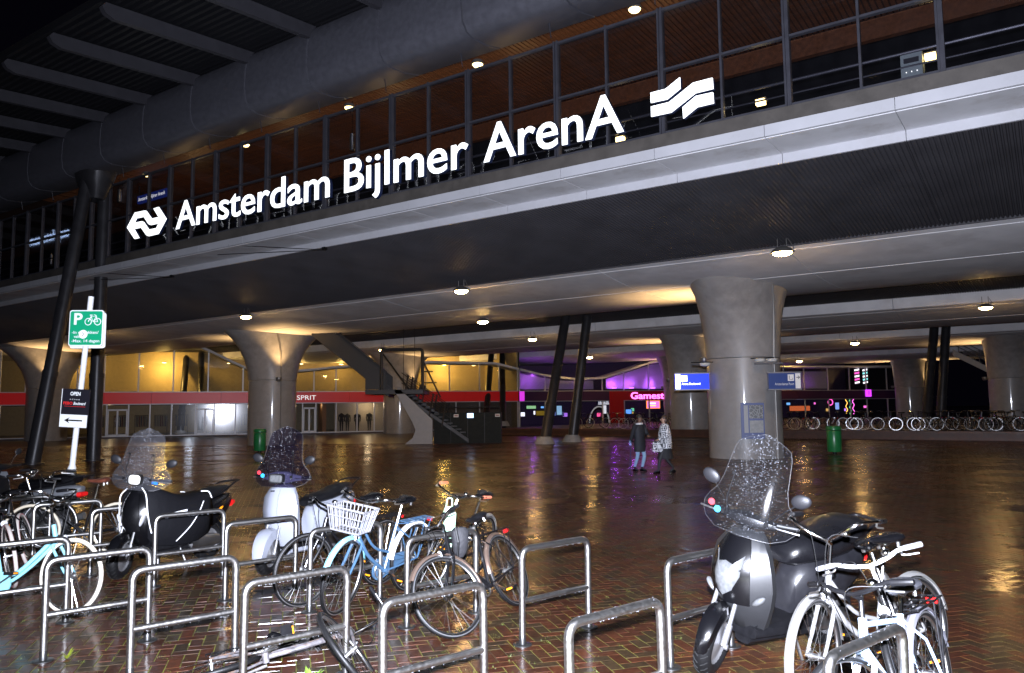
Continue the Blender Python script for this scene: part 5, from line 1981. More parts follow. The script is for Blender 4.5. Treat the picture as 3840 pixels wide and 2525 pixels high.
def scooter(label, front, yaw, body, panel, seat, ws, steer=0., nose_light=True, apron=False, fendm=None, shield_w=1., seat_k=1., retro=False, lean=0.03, fork=alu, wings=True, box=False, name='scooter', rear=None):
    mid = Vector((front[0] - math.cos(yaw) * .64, front[1] - math.sin(yaw) * .64, 0))
    t = thing(name, label, 'scooter', M=Matrix.Translation(mid) @ Matrix.Rotation(yaw, 4, 'Z') @ Matrix.Rotation(lean, 4, 'X'), group='scooters parked by the hoops')
    FA, RA = Vector((.64, 0, .235)), Vector((-.62, 0, .235))
    pv = Vector((.47, 0, .75))
    axd = Vector((-.36, 0, 1)).normalized()
    MS = Matrix.Translation(pv) @ Matrix.Rotation(steer, 4, axd) @ Matrix.Translation(-pv)
    for nm, c, M_ in (('front_wheel', FA, MS), ('rear_wheel', RA, Matrix())):
        q = MB()
        q.lathe([(.03, -.05), (.05, -.045), (.13, -.03), (.15, -.045), (.15, .045), (.13, .03), (.05, .045), (.03, .05)], 24, axis='y')
        w = q.build(nm, wheel_al, t)
        w.matrix_local = M_ @ Matrix.Translation(c)
        q = MB()
        q.ring(.184, .053, n=44, m=12, sy=1.2)
        ty = q.build('tyre', black_m, w)
        q = MB()
        for k in range(26):
            a = 2 * PI * k / 26
            for s_ in (-1, 1):
                p = []
                for b in (.15, .55, .95):
                    aa = a + b * .16 * 1 + (0 if s_ > 0 else .06)
                    rr = .186 + .0525 * math.cos(b)
                    p.append((rr * math.cos(aa), s_ * .064 * math.sin(b), rr * math.sin(aa)))
                q.tube(p, .0035, 4)
        q.build('tread_groove', mat('tread_dark', (.002, .002, .002), .9), w, kind='stuff')
    q = MB()
    for s_ in (-1, 1):
        q.tube([FA + Vector((0, s_ * .075, -.01)), FA + Vector((-.05, s_ * .075, .13))], .024, 10)
        q.tube([FA + Vector((-.05, s_ * .075, .13)), FA + Vector((-.15, s_ * .07, .40))], .016, 10)
        q.lathe([(.02, -.012), (.02, .012)], 10, c=FA + Vector((0, s_ * .095, -.01)), axis='y')
    q.build('fork', fork, t, M=MS)
    fq = MB()
    secs = []
    a0, a1 = (0, 150) if not retro else (-12, 170)
    rr0 = .258 if not retro else .268
    wd = .068 if not retro else .095
    for i in range(15):
        a = R(a0 + (a1 - a0) * i / 14)
        e = Vector((math.cos(a), 0, math.sin(a)))
        k_ = (math.sin(PI * min(1, .12 + .88 * i / 14)) ** .5)
        secs.append([FA + e * (rr0 - .05 * (2 if retro else 1)) + Vector((0, -wd * k_, 0)), FA + e * rr0 + Vector((0, -wd * .8 * k_, 0)), FA + e * (rr0 + .022), FA + e * rr0 + Vector((0, wd * .8 * k_, 0)), FA + e * (rr0 - .05 * (2 if retro else 1)) + Vector((0, wd * k_, 0)), FA + e * (rr0 + .012)])
    fq.loft(secs)
    fq.build('front_mudguard', fendm or panel, t, M=MS, sharp=50)

    # leg shield
    def shield(levels, off=0., lo=-1., hi=1., thick=.06):
        secs = []
        for (z, nx, w, bx) in levels:
            w *= shield_w
            out, back = [], []
            for k in range(11):
                u = lo + (hi - lo) * k / 10
                x = nx - (nx - bx) * abs(u) ** 1.7
                y = w * u
                out.append((x + off, y * (1 + off * .6), z))
                back.append((x - thick, y * .94, z))
            secs.append(out + back[::-1])
        return MB().loft(secs)

    if retro:
        lev = [(.28, .42, .15, .36), (.40, .49, .19, .39), (.55, .545, .215, .41), (.70, .55, .22, .42), (.85, .52, .20, .41), (.95, .47, .15, .39), (.99, .43, .09, .38)]
    else:
        lev = [(.27, .36, .11, .30), (.38, .46, .16, .34), (.50, .55, .205, .38), (.62, .59, .225, .40), (.74, .58, .215, .41), (.86, .53, .185, .41), (.95, .47, .13, .39), (.99, .43, .08, .37)]
    shield(lev).build('leg_shield', body, t, sharp=50)
    if not retro:
        shield([l for l in lev if .45 < l[0] < .97], .012, -.62, .62, .02).build('nose_panel', panel, t, sharp=50)
    else:
        shield([(z, a, .055, a - .012) for z, a, b, c_ in lev[1:6]], .018, -1, 1, .02).build('nose_panel', body, t, sharp=50)
        MB().box((.56, .02, .93), (.01, .05, .012)).build('emblem', black_mid, t)
    # inner shield / tunnel
    MB().loft([sup(.36, 0, .60, .17, .34, 3), sup(.30, 0, .58, .15, .32, 3)]).build('inner_shield', black_mid, t)
    # floor
    MB().loft([sup(.38, 0, .285, .15, .045, 4), sup(.1, 0, .28, .185, .045, 4), sup(-.2, 0, .29, .18, .05, 4)]).build('floorboard', black_mid, t)
    MB().loft([sup(.34, 0, .22, .07, .05, 3), sup(-.3, 0, .21, .13, .06, 3)]).build('under_cowl', black_mid if not retro else body, t)
    # rear body
    k = seat_k
    MB().loft([sup(x, 0, z, a, b, 2.7, 18) for x, z, a, b in ((-.10, .46, .10, .15), (-.18, .50, .15, .20), (-.32, .53, .185, .215), (-.55, .57, .205, .21), (-.78, .64, .18, .16), (-.95, .71, .11, .09), (-1.02, .74, .05, .04))]).build('rear_body', rear or body, t, sharp=50)
    so = MB().loft([sup(x, 0, z + (k - 1) * .06, a * (1 + (k - 1) * .5), b * k, 2.5, 18) for x, z, a, b in ((-.02, .72, .07, .03), (-.08, .74, .11, .055), (-.22, .765, .145, .065), (-.42, .775, .165, .062), (-.6, .81, .165, .075), (-.8, .845, .14, .065), (-.93, .86, .09, .04))])
    so.build('seat', seat, t, sharp=50)
    MB().tube(arc([(-.70, .16, .80), (-1.0, .14, .93), (-1.12, .10, .94), (-1.12, -.10, .94), (-1.0, -.14, .93), (-.70, -.16, .80)], .05), .012, 8).build('rear_rack', black_mid, t)
    MB().loft([sup(-.99, 0, .66, .10, .045, 3), sup(-1.045, 0, .67, .08, .03, 3)]).build('tail_light', mat('red_reflector', (.6, .01, .01)), t)
    # engine and exhaust
    MB().loft([sup(-.25, .10, .26, .05, .07, 3), sup(-.6, .11, .25, .055, .08, 3), sup(-.7, .11, .245, .04, .06, 3)]).build('engine_case', alu, t)
    MB().tube([(-.3, -.13, .2), (-.5, -.15, .22), (-.55, -.15, .24), (-.95, -.16, .34)], [.02, .025, .05, .055], 12).build('exhaust', mat('exhaust_grey', (.12, .12, .12), .4, metal=.6), t)
    MB().tube([(-.1, .1, .22), (-.14, .17, .0)], .012, 6).build('kick_stand', alu, t)
    fe = MB()
    fe.loft([[RA + Vector((math.cos(R(a)) * r_, y, math.sin(R(a)) * r_)) for r_, y in ((.26, -.06), (.275, -.05), (.28, 0), (.275, .05), (.26, .06), (.27, 0))] for a in range(60, 200, 14)])
    fe.build('rear_mudguard', black_mid, t)
    # handlebar group
    hc = pv + axd * .34
    MB().tube([pv + axd * .1, hc], .03, 10).build('steering_stem', black_mid, t, M=MS)
    bar_ = MB()
    if retro:
        bar_.loft([sup(0, 0, 0, .02, .02)] if False else [[(hc.x + (p[1]) * .5, y, hc.z + p[2]) for p in sup(0, 0, 0, a, b, 2.4, 12)] for y, a, b in ((-.24, .05, .03), (-.15, .08, .045), (-.06, .12, .075), (.06, .12, .075), (.15, .08, .045), (.24, .05, .03))])
    else:
        bar_.loft([[(hc.x + (p[1]), y, hc.z + p[2] - .01) for p in sup(0, 0, 0, a, b, 2.4, 12)] for y, a, b in ((-.2, .03, .025), (-.12, .06, .035), (-.05, .075, .05), (.05, .075, .05), (.12, .06, .035), (.2, .03, .025))])
    ho = bar_.build('handlebar_cover', body if retro else black_mid, t, M=MS)
    for s_ in (-1, 1):
        MB().tube([hc + Vector((-.005, s_ * .18, 0)), hc + Vector((-.05, s_ * .34, .01))], .018, 10).build('grip', black_m, ho)
        MB().tube([hc + Vector((.03, s_ * .17, 0)), hc + Vector((.05, s_ * .22, -.005)), hc + Vector((.01, s_ * .36, -.01))], .0065, 6).build('brake_lever', alu, ho)
        MB().tube([hc + Vector((-.02, s_ * .16, .02)), hc + Vector((.0, s_ * .24, .12)), hc + Vector((-.01, s_ * .30, .18))], .006, 6).build('mirror_stalk', black_mid if s_ > 0 else chrome, ho)
        mq = MB().ball(hc + Vector((-.005, s_ * .325, .215)), (.020, .070, .050), 16, 10, Matrix.Rotation(R(20 * s_), 3, 'X'))
        mq.build('mirror', mat('mirror_shell', (.010, .010, .012), .45, spec=.3, bump=.15, bs=200), ho)
    # lights
    if nose_light:
        def on_nose(u, z):
            za = [l[0] for l in lev]
            nx = np.interp(z, za, [l[1] for l in lev])
            w = np.interp(z, za, [l[2] for l in lev])
            bx = np.interp(z, za, [l[3] for l in lev])
            return Vector((nx - (nx - bx) * abs(u) ** 1.7 + .02, w * shield_w * u, z))
        q = MB()
        outl = [(-.50, .84), (-.28, .77), (0, .79), (.28, .77), (.50, .84), (.42, .70), (.26, .60), (0, .55), (-.26, .60), (-.42, .70)]
        cpt = on_nose(0, .70) + Vector((.022, 0, 0))
        pts = [on_nose(u, z) for u, z in outl]
        vs_ = [cpt] + [cpt.lerp(p, .6) + Vector((.006, 0, 0)) for p in pts] + pts + [p - Vector((.03, 0, 0)) for p in pts]
        n = len(pts)
        fs__ = [(0, 1 + i, 1 + (i + 1) % n) for i in range(n)] + [(1 + i, 1 + n + i, 1 + n + (i + 1) % n, 1 + (i + 1) % n) for i in range(n)] + [(1 + n + i, 1 + 2 * n + i, 1 + 2 * n + (i + 1) % n, 1 + n + (i + 1) % n) for i in range(n)]
        q.add(vs_, fs__)
        q.build('headlight', hl_m, t, sharp=60)
        for s_ in (-1, 1):
            p = on_nose(s_ * .80, .545)
            MB().ball(p + Vector((-.008, 0, 0)), (.035, .022, .06), 14, 10, Matrix.Rotation(s_ * R(-50), 3, 'X')).build('indicator', hl_m, t)
    else:
        q = MB()
        if retro:
            sec = [sup(hc.x + .12, 0, hc.z + .0, .085, .052, 5, 18), sup(hc.x + .19, 0, hc.z + .0, .088, .055, 5, 18)]
            MB().loft(sec).build('headlight_rim', black_m, ho)
            hl = MB().loft([sup(hc.x + .191, 0, hc.z, .076, .044, 5, 18), sup(hc.x + .206, 0, hc.z, .06, .033, 4, 18)]).build('headlight', hl_m, ho)
        else:
            MB().loft([sup(hc.x + .10, 0, hc.z + .02, .075, .062, 3.4, 18), sup(hc.x + .18, 0, hc.z + .02, .08, .066, 3.4, 18)]).build('headlight_rim', black_m, ho)
            MB().loft([sup(hc.x + .181, 0, hc.z + .02, .068, .055, 3.2, 18), sup(hc.x + .198, 0, hc.z + .02, .05, .04, 3, 18)]).build('headlight', mat('headlight_white', (.7, .68, .62), .2), ho)
        for s_ in (-1, 1):
            if retro:
                MB().box((.55, s_ * .15, .60), (.03, .05, .03)).build('reflector', mat('red_reflector', (.6, .01, .01)), t)
            else:
                MB().ball((.50, s_ * .175, .63), (.03, .014, .085), 12, 8, Matrix.Rotation(s_ * R(-28), 3, 'X')).build('indicator', mat('smoked_lens', (.4, .4, .42), .2), t)
    # windscreen
    if ws:
        W = [(0, .20), (.05, .29), (.12, .335), (.2, .34), (.28, .31), (.38, .255), (.5, .23), (.65, .218), (.8, .205), (.88, .185), (.94, .15), (.98, .10), (1, .05)]
        rows = []
        nu = 14
        for v, w in W:
            z = hc.z - .10 + v * .70
            xb = hc.x + .155 - .16 * v - .05 * v * v
            dz = 0
            row = []
            for j in range(nu + 1):
                u = -1 + 2 * j / nu
                y = w * u
                row.append((xb - 1.05 * y * y, y, z - (.02 * abs(u) ** 2 if v > .9 else 0)))
            rows.append(row)
        q = MB()
        q.loft(rows, closed=False)
        wo = q.build('windscreen', ws, t, M=MS, sharp=80)
        edge = [r[0] for r in rows] + [p for p in rows[-1][1:-1]] + [r[-1] for r in rows[::-1]] + rows[0][-2:0:-1]
        MB().tube(edge, .0016, 5, closed=True).build('screen_edge', mat('screen_edge', (.03, .03, .033), .4), wo)
        q = MB()
        nd_ = {clear_ws: 900, dim_ws: 420, smoke_ws: 240}[ws]
        for _ in range(nd_):
            v = rnd.random() ** .9
            u = rnd.gauss(.05, .38) if rnd.random() < .72 else rnd.uniform(-1, 1)  # drops crowd the middle, putting the flash's sparkle band into their spacing
            if abs(u) > .97:
                continue
            w = np.interp(v, [a for a, b in W], [b for a, b in W])
            y = w * u
            rr = rnd.uniform(.0010, .0016) if rnd.random() < .7 else rnd.uniform(.0016, .0027)
            rr *= 1 if ws is clear_ws else 1.6
            q.ball((hc.x + .155 - .16 * v - .05 * v * v - 1.05 * y * y + .0012, y, hc.z - .10 + v * .70), (rr * .7, rr, rr), 5, 3)
        q.build('rain_drops', drop_m, wo, kind='stuff')
        for s_ in (-1, 1):
            q = MB()
            q.tube([(hc.x + .06, s_ * .14, hc.z - .02), (hc.x + .085, s_ * .155, hc.z + .12), (hc.x + .05, s_ * .14, hc.z + .30)], .005, 6)
            q.lathe([(.014, 0), (.014, .015)], 10, c=(hc.x + .06, s_ * .14, hc.z + .30), axis='x')
            q.lathe([(.016, 0), (.016, .015)], 10, c=(hc.x + .11, s_ * .155, hc.z + .02), axis='x')
            q.build('screen_stay', black_mid, wo)
        for k_, (yy, zz, cc) in enumerate(((-.26, .05, (.5, .03, .04)), (-.20, .02, (.03, .35, .65)))):
            if wings and ws is not dim_ws:
                MB().lathe([(.024, 0), (.024, .003)], 14, c=(hc.x + .148 - 1.05 * yy * yy, yy, hc.z + zz), axis='x').build('sticker', mat('sticker%d' % k_, cc, .4), wo)
        if ws is dim_ws:
            MB().box((hc.x + .10, .20, hc.z - .01), (.003, .09, .028), Matrix.Rotation(R(-22), 3, 'Z')).build('sticker', mat('sticker_blue', (.03, .2, .6), .4), wo)
    if apron:
        ap = mat('apron_fabric', (.005, .005, .0065), .75, spec=.12, bump=.6, bs=14)
        secs = []
        for (x, w, zt, zb) in ((.46, .20, .93, .42), (.43, .23, .98, .36), (.34, .27, 1.0, .32), (.20, .30, .95, .30), (.02, .31, .87, .29), (-.18, .30, .83, .30), (-.38, .27, .85, .36), (-.50, .23, .86, .46)):
            row = []
            for k_ in range(17):
                a = PI * k_ / 16
                row.append((x + rnd.uniform(-.012, .012), w * math.copysign(abs(math.cos(a)) ** .5, math.cos(a)) + rnd.uniform(-.01, .01), zb + (zt - zb) * abs(math.sin(a)) ** .42))
            secs.append(row)
        ao = MB().loft(secs, closed=False).build('leg_apron', ap, t, sharp=70)
        mm = ao.modifiers.new('thick', 'SOLIDIFY')
        mm.thickness = .008
        pip = mat('reflective_piping', (.85, .86, .88), .4)
        for s_ in (-1, 1):
            MB().tube(smooth_pts([(.45, s_ * .12, .985), (.47, s_ * .205, .90), (.47, s_ * .225, .72), (.46, s_ * .24, .58), (.44, s_ * .25, .47)], 5), .007, 6).build('piping', pip, ao)
            MB().tube(smooth_pts([(.16, s_ * .325, .34), (-.05, s_ * .325, .48), (-.2, s_ * .31, .62), (-.30, s_ * .29, .75)], 5), .006, 6).build('piping', pip, ao)
            MB().tube(smooth_pts([(-.38, s_ * .17, .865), (-.47, s_ * .2, .85), (-.5, s_ * .22, .77)], 4), .007, 6).build('piping', pip, ao)
            MB().box((.12, s_ * .322, .66), (.26, .012, .034), Matrix.Rotation(R(4), 3, 'Y')).build('reflective_patch', pip, ao)
        MB().ball((-.66, .205, .62), (.055, .012, .016), 10, 6, Matrix.Rotation(R(28), 3, 'Y')).build('side_reflector', mat('amber_reflector', (.9, .28, .01)), t)
        MB().ball((-.66, -.205, .62), (.055, .012, .016), 10, 6, Matrix.Rotation(R(28), 3, 'Y')).build('side_reflector', mat('amber_reflector', (.9, .28, .01)), t)
    return t


gry_s = mat('scooter_grey', (.013, .0135, .015), .5, coat=0, var=.1, bump=.08, bs=180)
sc_dir = R(-146)
scooter('grey and black scooter with a tall clear windscreen covered in raindrops', (1.36, 5.62), sc_dir, gry_s, black_gloss, mat('seat_black', (.004, .004, .005), .3, var=.2, vs=8), clear_ws, steer=R(22), seat_k=1.7, shield_w=1.22, fork=mat('fork_grey', (.22, .22, .23), .4, metal=.7), fendm=black_gloss, lean=-.13, rear=mat('rear_panel_dark', (.008, .008, .01), .4, var=.2, vs=10))
scooter('black scooter wrapped in a dark leg apron with reflective piping', (-4.40, 8.95), R(-114), black_gloss, black_gloss, black_mid, dim_ws, steer=R(26), nose_light=False, apron=True, lean=.06)
wht_s = mat('scooter_white', (.25, .265, .31), .25, coat=.4)
scooter('white retro scooter with a smoked windscreen', (-2.80, 9.1), R(-113), wht_s, wht_s, black_mid, smoke_ws, steer=R(16), nose_light=False, retro=True, shield_w=1.15, fendm=wht_s, lean=.05)
mo = scooter('dark moped with a grey side cover parked behind the bicycles', (-8.0, 11.9), R(172), mat('moped_grey', (.10, .105, .115), .35), black_gloss, black_gloss, None, nose_light=True, seat_k=1.5, name='moped')

# ---------------------------------------------------------------- people
def skin_fig(name, parent, pts, edges, m, sub=2):
    names = list(pts)
    me = bpy.data.meshes.new(name)
    me.from_pydata([pts[k][0] for k in names], [(names.index(a), names.index(b)) for a, b in edges], [])
    o = put(name, me, parent)
    me.materials.append(m)
    md = o.modifiers.new('skin', 'SKIN')
    md.use_smooth_shade = True
    for i, k in enumerate(names):
        r_ = pts[k][1]
        me.skin_vertices[0].data[i].radius = r_ if isinstance(r_, tuple) else (r_, r_)
    me.skin_vertices[0].data[0].use_root = True
    ss_ = o.modifiers.new('sub', 'SUBSURF')
    ss_.levels = sub
    ss_.render_levels = sub
    return o


def body_material(name, skin, trouser, shoe, zs, zt):
    m = bpy.data.materials.new(name)
    m.use_nodes = True
    t = m.node_tree
    b = t.nodes['Principled BSDF']
    tc = t.nodes.new('ShaderNodeTexCoord')
    sp = t.nodes.new('ShaderNodeSeparateXYZ')
    t.links.new(tc.outputs['Object'], sp.inputs[0])
    prev = None
    last = (*shoe, 1)
    for z, c in ((zs, trouser), (zt, skin)):
        g = t.nodes.new('ShaderNodeMath')
        g.operation = 'GREATER_THAN'
        g.inputs[1].default_value = z
        t.links.new(sp.outputs['Z'], g.inputs[0])
        mx = t.nodes.new('ShaderNodeMix')
        mx.data_type = 'RGBA'
        t.links.new(g.outputs[0], mx.inputs['Factor'])
        if prev is None:
            mx.inputs['A'].default_value = last
        else:
            t.links.new(prev, mx.inputs['A'])
        mx.inputs['B'].default_value = (*c, 1)
        prev = mx.outputs['Result']
    t.links.new(prev, b.inputs['Base Color'])
    b.inputs['Roughness'].default_value = .65
    return m


def person(label, loc, yaw, H, legs, arms, bm, coat_m, hair_m, coat_z=.46, hair_long=False, turn=0., coat_secs=None, collar=None, skirt=False):
    t = thing('person', label, 'person', loc, yaw)
    s = H / 1.7
    def V(x, y, z):
        return (x * s, y * s, z * s)
    hx, hy = .13 * math.sin(turn), 0
    P_ = {'pelvis': (V(0, 0, .93), (.15 * s, .11 * s)), 'waist': (V(0, 0, 1.08), (.14 * s, .10 * s)), 'chest': (V(.01, 0, 1.27), (.165 * s, .11 * s)), 'neckb': (V(0, 0, 1.43), (.075 * s, .07 * s)), 'neck': (V(.015, 0, 1.50), .052 * s), 'jaw': (V(.03, 0, 1.56), (.065 * s, .07 * s)), 'head': (V(.02, 0, 1.63), (.075 * s, .092 * s)), 'crown': (V(.01, 0, 1.69), (.06 * s, .07 * s))}
    E_ = [('pelvis', 'waist'), ('waist', 'chest'), ('chest', 'neckb'), ('neckb', 'neck'), ('neck', 'jaw'), ('jaw', 'head'), ('head', 'crown')]
    for sd, (knee, ank, toe) in zip('LR', legs):
        y = .09 if sd == 'L' else -.09
        P_['hip' + sd] = (V(0, y, .88), .092 * s)
        P_['knee' + sd] = (V(*knee), .058 * s)
        P_['calf' + sd] = (V(*(Vector(knee) * .6 + Vector(ank) * .4)), .056 * s)
        P_['ank' + sd] = (V(*ank), .040 * s)
        P_['toe' + sd] = (V(*toe), (.042 * s, .03 * s))
        E_ += [('pelvis', 'hip' + sd), ('hip' + sd, 'knee' + sd), ('knee' + sd, 'calf' + sd), ('calf' + sd, 'ank' + sd), ('ank' + sd, 'toe' + sd)]
    for sd, (elb, wri, hand) in zip('LR', arms):
        y = .19 if sd == 'L' else -.19
        P_['sh' + sd] = (V(0, y, 1.38), .058 * s)
        P_['elb' + sd] = (V(*elb), .042 * s)
        P_['wri' + sd] = (V(*wri), .028 * s)
        P_['hand' + sd] = (V(*hand), (.034 * s, .018 * s))
        E_ += [('chest', 'sh' + sd), ('sh' + sd, 'elb' + sd), ('elb' + sd, 'wri' + sd), ('wri' + sd, 'hand' + sd)]
        hd_ = (Vector(hand) - Vector(wri)).normalized()
        sid = hd_.cross(Vector((0, 0, 1)))
        sid = sid.normalized() if sid.length > .1 else Vector((0, 1, 0))
        for k, (o_, L) in enumerate(((-.03, .06), (-.01, .072), (.011, .068), (.031, .052))):
            b = Vector(hand) + sid * o_ + hd_ * .035
            c = b + hd_ * L + Vector((0, 0, -.02))
            P_['f%s%d' % (sd, k)] = (V(*c), .0095 * s)
            E_.append(('hand' + sd, 'f%s%d' % (sd, k)))
        P_['th' + sd] = (V(*(Vector(wri) + sid * .05 + hd_ * .06)), .010 * s)
        E_.append(('wri' + sd, 'th' + sd))
    skin_fig('body', t, P_, E_, bm, 2)
    # face
    q = MB()
    c = Vector(V(.02, 0, 1.61))
    fw = Vector((math.cos(turn), math.sin(turn), 0))
    sdv = Vector((-math.sin(turn), math.cos(turn), 0))
    q.ball(c + fw * .098 * s + Vector((0, 0, -.01 * s)), (.018 * s, .013 * s, .022 * s), 8, 6)
    q.build('nose', bm, t)
    for k in (-1, 1):
        MB().ball(c + fw * .082 * s + sdv * .03 * k * s + Vector((0, 0, .02 * s)), .009 * s, 8, 6).build('eye', black_m, t)
        MB().ball(c + sdv * .082 * k * s + Vector((0, 0, .0)), (.018 * s, .012 * s, .028 * s), 8, 6).build('ear', bm, t)
    MB().ball(c + fw * .086 * s + Vector((0, 0, -.048 * s)), (.012 * s, .022 * s, .006 * s), 8, 5).build('mouth', mat('lip', (.2, .07, .06), .5), t)
    # hair
    q = MB()
    secs = []
    cc = c + Vector((-.008, 0, .035 * s)) - fw * .012 * s
    q.ball(cc + Vector((0, 0, .02 * s)), (.093 * s, .086 * s, .078 * s), 16, 10)
    if hair_long:
        q.ball(cc - fw * .03 * s + Vector((0, 0, -.06 * s)), (.08 * s, .09 * s, .10 * s), 16, 10)
    q.build('hair', hair_m, t)
    # coat
    q = MB()
    cz = coat_secs or ((coat_z, .20, .15), (.62, .20, .155), (.85, .195, .15), (1.02, .18, .135), (1.25, .20, .135), (1.36, .205, .12), (1.43, .14, .10), (1.47, .075, .075))
    q.loft([[V(b * math.cos(2 * PI * j / 20), a * math.sin(2 * PI * j / 20), z) for j in range(20)] for z, a, b in cz], cap=False)
    q.build('coat', coat_m, t, sharp=80)
    for sd, (elb, wri, hand) in zip((1, -1), arms):
        MB().tube([V(0, sd * .15, 1.40), V(0, sd * .19, 1.37), V(*elb), V(*wri)], [.075 * s, .075 * s, .06 * s, .048 * s], 12).build('sleeve', coat_m, t)
    if collar:
        MB().tube([V(.085 * math.cos(a), .10 * math.sin(a), 1.44 + .02 * math.cos(a)) for a in np.linspace(0, 2 * PI, 18)[:-1]], .035 * s, 8, closed=True).build('collar', collar, t)
    for sd, (knee, ank, toe) in zip('LR', legs):
        q = MB()
        a, b = Vector(V(*ank)), Vector(V(*toe))
        q.loft([[p for p in sup(0, 0, 0, .045 * s, .03 * s, 2.4, 10)] and [(a.lerp(b, f_).x - (.05 * s if f_ == 0 else 0), a.lerp(b, f_).y + y_, max(0.002, a.lerp(b, f_).z * (1 - f_) * .0 + z_)) for y_, z_ in ((-w, .004), (-w, h * .6), (0, h), (w, h * .6), (w, .004))] for f_, w, h in ((0, .036 * s, .09 * s), (.35, .045 * s, .10 * s), (.75, .048 * s, .065 * s), (1.12, .03 * s, .035 * s))])
        q.build('shoe', black_gloss, t)
    return t


skin1 = (.16, .085, .055)
man_m = body_material('man_body', skin1, (.22, .36, .52), (.01, .01, .012), .13, .90)
coat1 = mat('navy_coat', (.010, .011, .017), .75, var=.2, vs=9)
person('short haired person in a dark coat and pale blue jeans leaning on a stick', (3.67, 22.9, 0), R(-55), 1.60,
       [((.10, .10, .48), (-.03, .10, .08), (.14, .11, .03)), ((-.02, -.07, .48), (-.20, -.05, .10), (-.06, -.06, .03))],
       [((.10, .24, 1.12), (.28, .12, 1.08), (.34, .08, 1.08)), ((.02, -.32, 1.14), (.10, -.46, .94), (.13, -.50, .90))],
       man_m, coat1, mat('hair_dark', (.02, .015, .012), .6), coat_z=.60, turn=R(35), collar=mat('grey_collar', (.55, .55, .57), .7))
st_ = thing('walking_stick', 'dark walking stick held by the person in pale jeans', 'stick', (3.36, 22.52, 0), R(-55))
MB().tube([(0.02, -.08, 0), (0, 0, .86)], .018, 8).build('shaft', mat('stick_blue', (.02, .03, .06), .5), st_)
MB().tube(smooth_pts([(0, 0, .85), (.02, .0, .9), (.06, 0, .9), (.09, 0, .86)], 4), .016, 8).build('handle', black_m, st_)


def shawl_mat():
    m = bpy.data.materials.new('patterned_shawl')
    m.use_nodes = True
    t = m.node_tree
    b = t.nodes['Principled BSDF']
    tc = t.nodes.new('ShaderNodeTexCoord')
    v = t.nodes.new('ShaderNodeTexVoronoi')
    v.distance = 'CHEBYCHEV'
    v.inputs['Scale'].default_value = 7
    t.links.new(tc.outputs['Object'], v.inputs['Vector'])
    w = t.nodes.new('ShaderNodeMath')
    w.operation = 'PINGPONG'
    w.inputs[1].default_value = .13
    t.links.new(v.outputs['Distance'], w.inputs[0])
    cr = t.nodes.new('ShaderNodeValToRGB')
    cr.color_ramp.interpolation = 'CONSTANT'
    cr.color_ramp.elements[0].color = (.62, .63, .66, 1)
    cr.color_ramp.elements[1].color = (.05, .05, .06, 1)
    cr.color_ramp.elements[1].position = .07
    mu = t.nodes.new('ShaderNodeMath')
    mu.operation = 'MULTIPLY'
    mu.inputs[1].default_value = 1
    t.links.new(w.outputs[0], mu.inputs[0])
    t.links.new(mu.outputs[0], cr.inputs[0])
    t.links.new(cr.outputs[0], b.inputs['Base Color'])
    b.inputs['Roughness'].default_value = .85
    return m


wm_ = body_material('woman_body', (.36, .21, .15), (.012, .012, .015), (.01, .01, .012), .2, .92)
wo = person('brown haired person in a patterned white shawl walking in black boots', (4.27, 22.2, 0), R(-168), 1.58,
            [((.20, .09, .48), (.27, .09, .09), (.42, .09, .03)), ((-.03, -.09, .47), (-.30, -.08, .14), (-.18, -.09, .04))],
            [((.06, .26, 1.10), (.26, .18, 1.02), (.33, .16, 1.0)), ((-.02, -.26, 1.10), (.12, -.25, .92), (.18, -.24, .88))],
            wm_, shawl_mat(), mat('hair_brown', (.045, .025, .018), .55), coat_z=.78, hair_long=True,
            coat_secs=((.74, .25, .20), (.9, .25, .21), (1.05, .245, .20), (1.25, .235, .175), (1.37, .215, .14), (1.44, .15, .11), (1.49, .08, .08)))
q = MB()
q.loft([[(b * math.cos(2 * PI * j / 18), a * math.sin(2 * PI * j / 18), z) for j in range(18)] for z, a, b in ((.40, .20, .24), (.60, .18, .19), (.80, .17, .15), (.9, .16, .13))], cap=False)
q.build('skirt', mat('black_skirt', (.012, .012, .015), .8), wo)
bg_ = thing('hand_bag', 'patterned grey bag carried at the hip of the person in the shawl', 'bag', (4.02, 22.02, .60), R(-168))
q = MB()
q.loft([sup(0, 0, z, a, b, 3, 14, 'xy') for z, a, b in ((.0, .13, .05), (.05, .16, .07), (.2, .15, .06), (.28, .12, .03))])
q.build('bag_body', shawl_mat(), bg_)
MB().tube(arc([(-.1, 0, .27), (-.04, 0, .38), (.04, 0, .38), (.1, 0, .27)], .03), .012, 6).build('bag_handle', black_m, bg_)
p3_ = nd(45.0, -7.6)
person('dim figure in dark clothes walking past the terrace bicycles', (p3_.x, p3_.y, 0), R(160), 1.6,
       [((.2, .09, .48), (.25, .09, .09), (.40, .09, .03)), ((-.03, -.09, .47), (-.30, -.08, .16), (-.18, -.09, .05))],
       [((.06, .26, 1.10), (.26, .18, 1.02), (.33, .16, 1.0)), ((-.02, -.26, 1.10), (.12, -.25, .92), (.18, -.24, .88))],
       body_material('dim_body', (.15, .09, .07), (.02, .02, .025), (.01, .01, .01), .13, .9), mat('dark_jacket', (.02, .02, .024), .8), mat('hair_dark', (.02, .015, .012)), coat_z=.7)

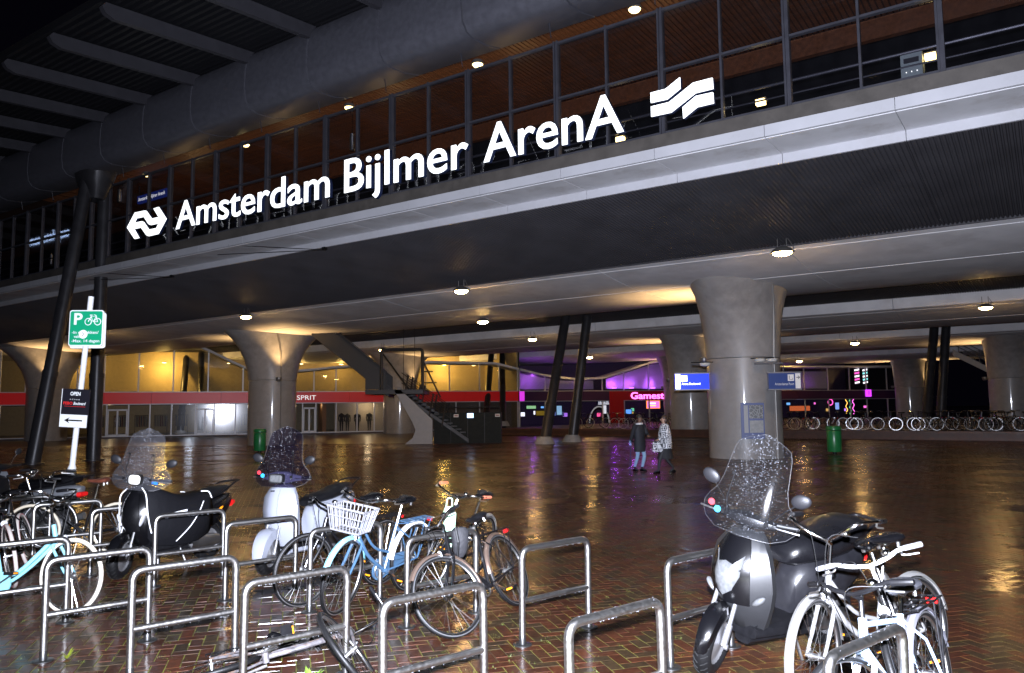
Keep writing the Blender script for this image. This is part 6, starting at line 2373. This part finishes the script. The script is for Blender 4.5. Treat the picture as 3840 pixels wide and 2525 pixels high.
# ---------------------------------------------------------------- bicycles parked along the terrace
fb_root = thing('parked_bicycle', 'bicycle with bright reflective tyre rings parked along the terrace edge', 'bicycle', (0, 0, 0), 0, 'bicycles parked along the terrace')
q = MB()
q.tube([(.345, 0, .655), (.305, 0, .95)], .02, 6)
q.tube([(-.1, 0, .285), (-.27, 0, .9)], .018, 6)
q.tube([(.34, 0, .68), (-.1, 0, .285)], .02, 6)
q.tube([(.31, 0, .78), (-.2, 0, .64)], .017, 6)
q.tube([(-.1, 0, .285), (-.54, 0, .345)], .015, 5)
q.tube([(-.22, 0, .68), (-.54, 0, .345)], .015, 5)
q.tube([(.345, 0, .655), (.54, 0, .345)], .018, 5)
q.build('frame', blk_p, fb_root)
for nm, x in (('front_wheel', .54), ('rear_wheel', -.54)):
    w = put(nm, wheel_mesh('tyre', black_m), fb_root, loc=(x, 0, RW))
    q = MB()
    for s_ in (-1, 1):
        n = 40
        vs_ = [(r * math.cos(2 * PI * i / n), s_ * .021, r * math.sin(2 * PI * i / n)) for r in (.318, .340) for i in range(n)]
        q.add(vs_, [((i, (i + 1) % n, n + (i + 1) % n, n + i) if s_ < 0 else (i, n + i, n + (i + 1) % n, (i + 1) % n)) for i in range(n)])
    q.build('reflective_ring', mat('reflective_ring', (.95, .97, 1), .33, metal=1.), w)
    put('spokes', wheel_mesh('spokes', spoke_m), w)
MB().tube(smooth_pts([(.12, .27, 1.02), (.28, .22, 1.03), (.30, 0, .97), (.28, -.22, 1.03), (.12, -.27, 1.02)], 4), .014, 6).build('handlebar', chrome, fb_root)
saddle_mb((-.28, 0, .95)).build('saddle', black_mid, fb_root)
MB().box((-.82, 0, .66), (.03, .07, .05)).build('tail_reflector', mat('red_reflector', (.6, .01, .01)), fb_root)
xs = [1355, 1382, 1420, 1442, 1464, 1480, 1503, 1530, 1562, 1577, 1822, 1840, 1858, 1880, 1907, 1930, 1950, 1976, 1992, 2008, 2030, 2052, 2078, 2100, 2122, 2142, 2160, 2178, 2196, 2212, 2228, 2246, 2262, 2276, 2288, 2299, 2310, 2321, 2333, 2362]
rb_ = random.Random(11)
for i, x in enumerate(xs):
    u = (x - 1190) / 1818
    nn = 46.9 + rb_.choice((0, .5, 1.1, 1.9))
    Yd = nn / (.8234 + .5674 * u)
    az_v = math.atan2(Yd, u * Yd)
    o = fb_root if i == 0 else copy_tree(fb_root)
    o['label'] = 'bicycle with reflective tyre rings on the terrace, ' + ('in front of the game shop' if i < 10 else 'past the map board column')
    o.location = (u * Yd - .54 * math.sin(az_v) * 0, Yd, .45)
    o.rotation_euler = (rb_.gauss(0, .06), 0, az_v + PI / 2 + (PI if rb_.random() < .5 else 0) + rb_.gauss(0, .45))
    if i and i % 5 == 1:
        for ch in o.children:
            for g in list(ch.children):
                if g.name.startswith('reflective_ring') and (i % 2 or ch.name.startswith('front')):
                    bpy.data.objects.remove(g)
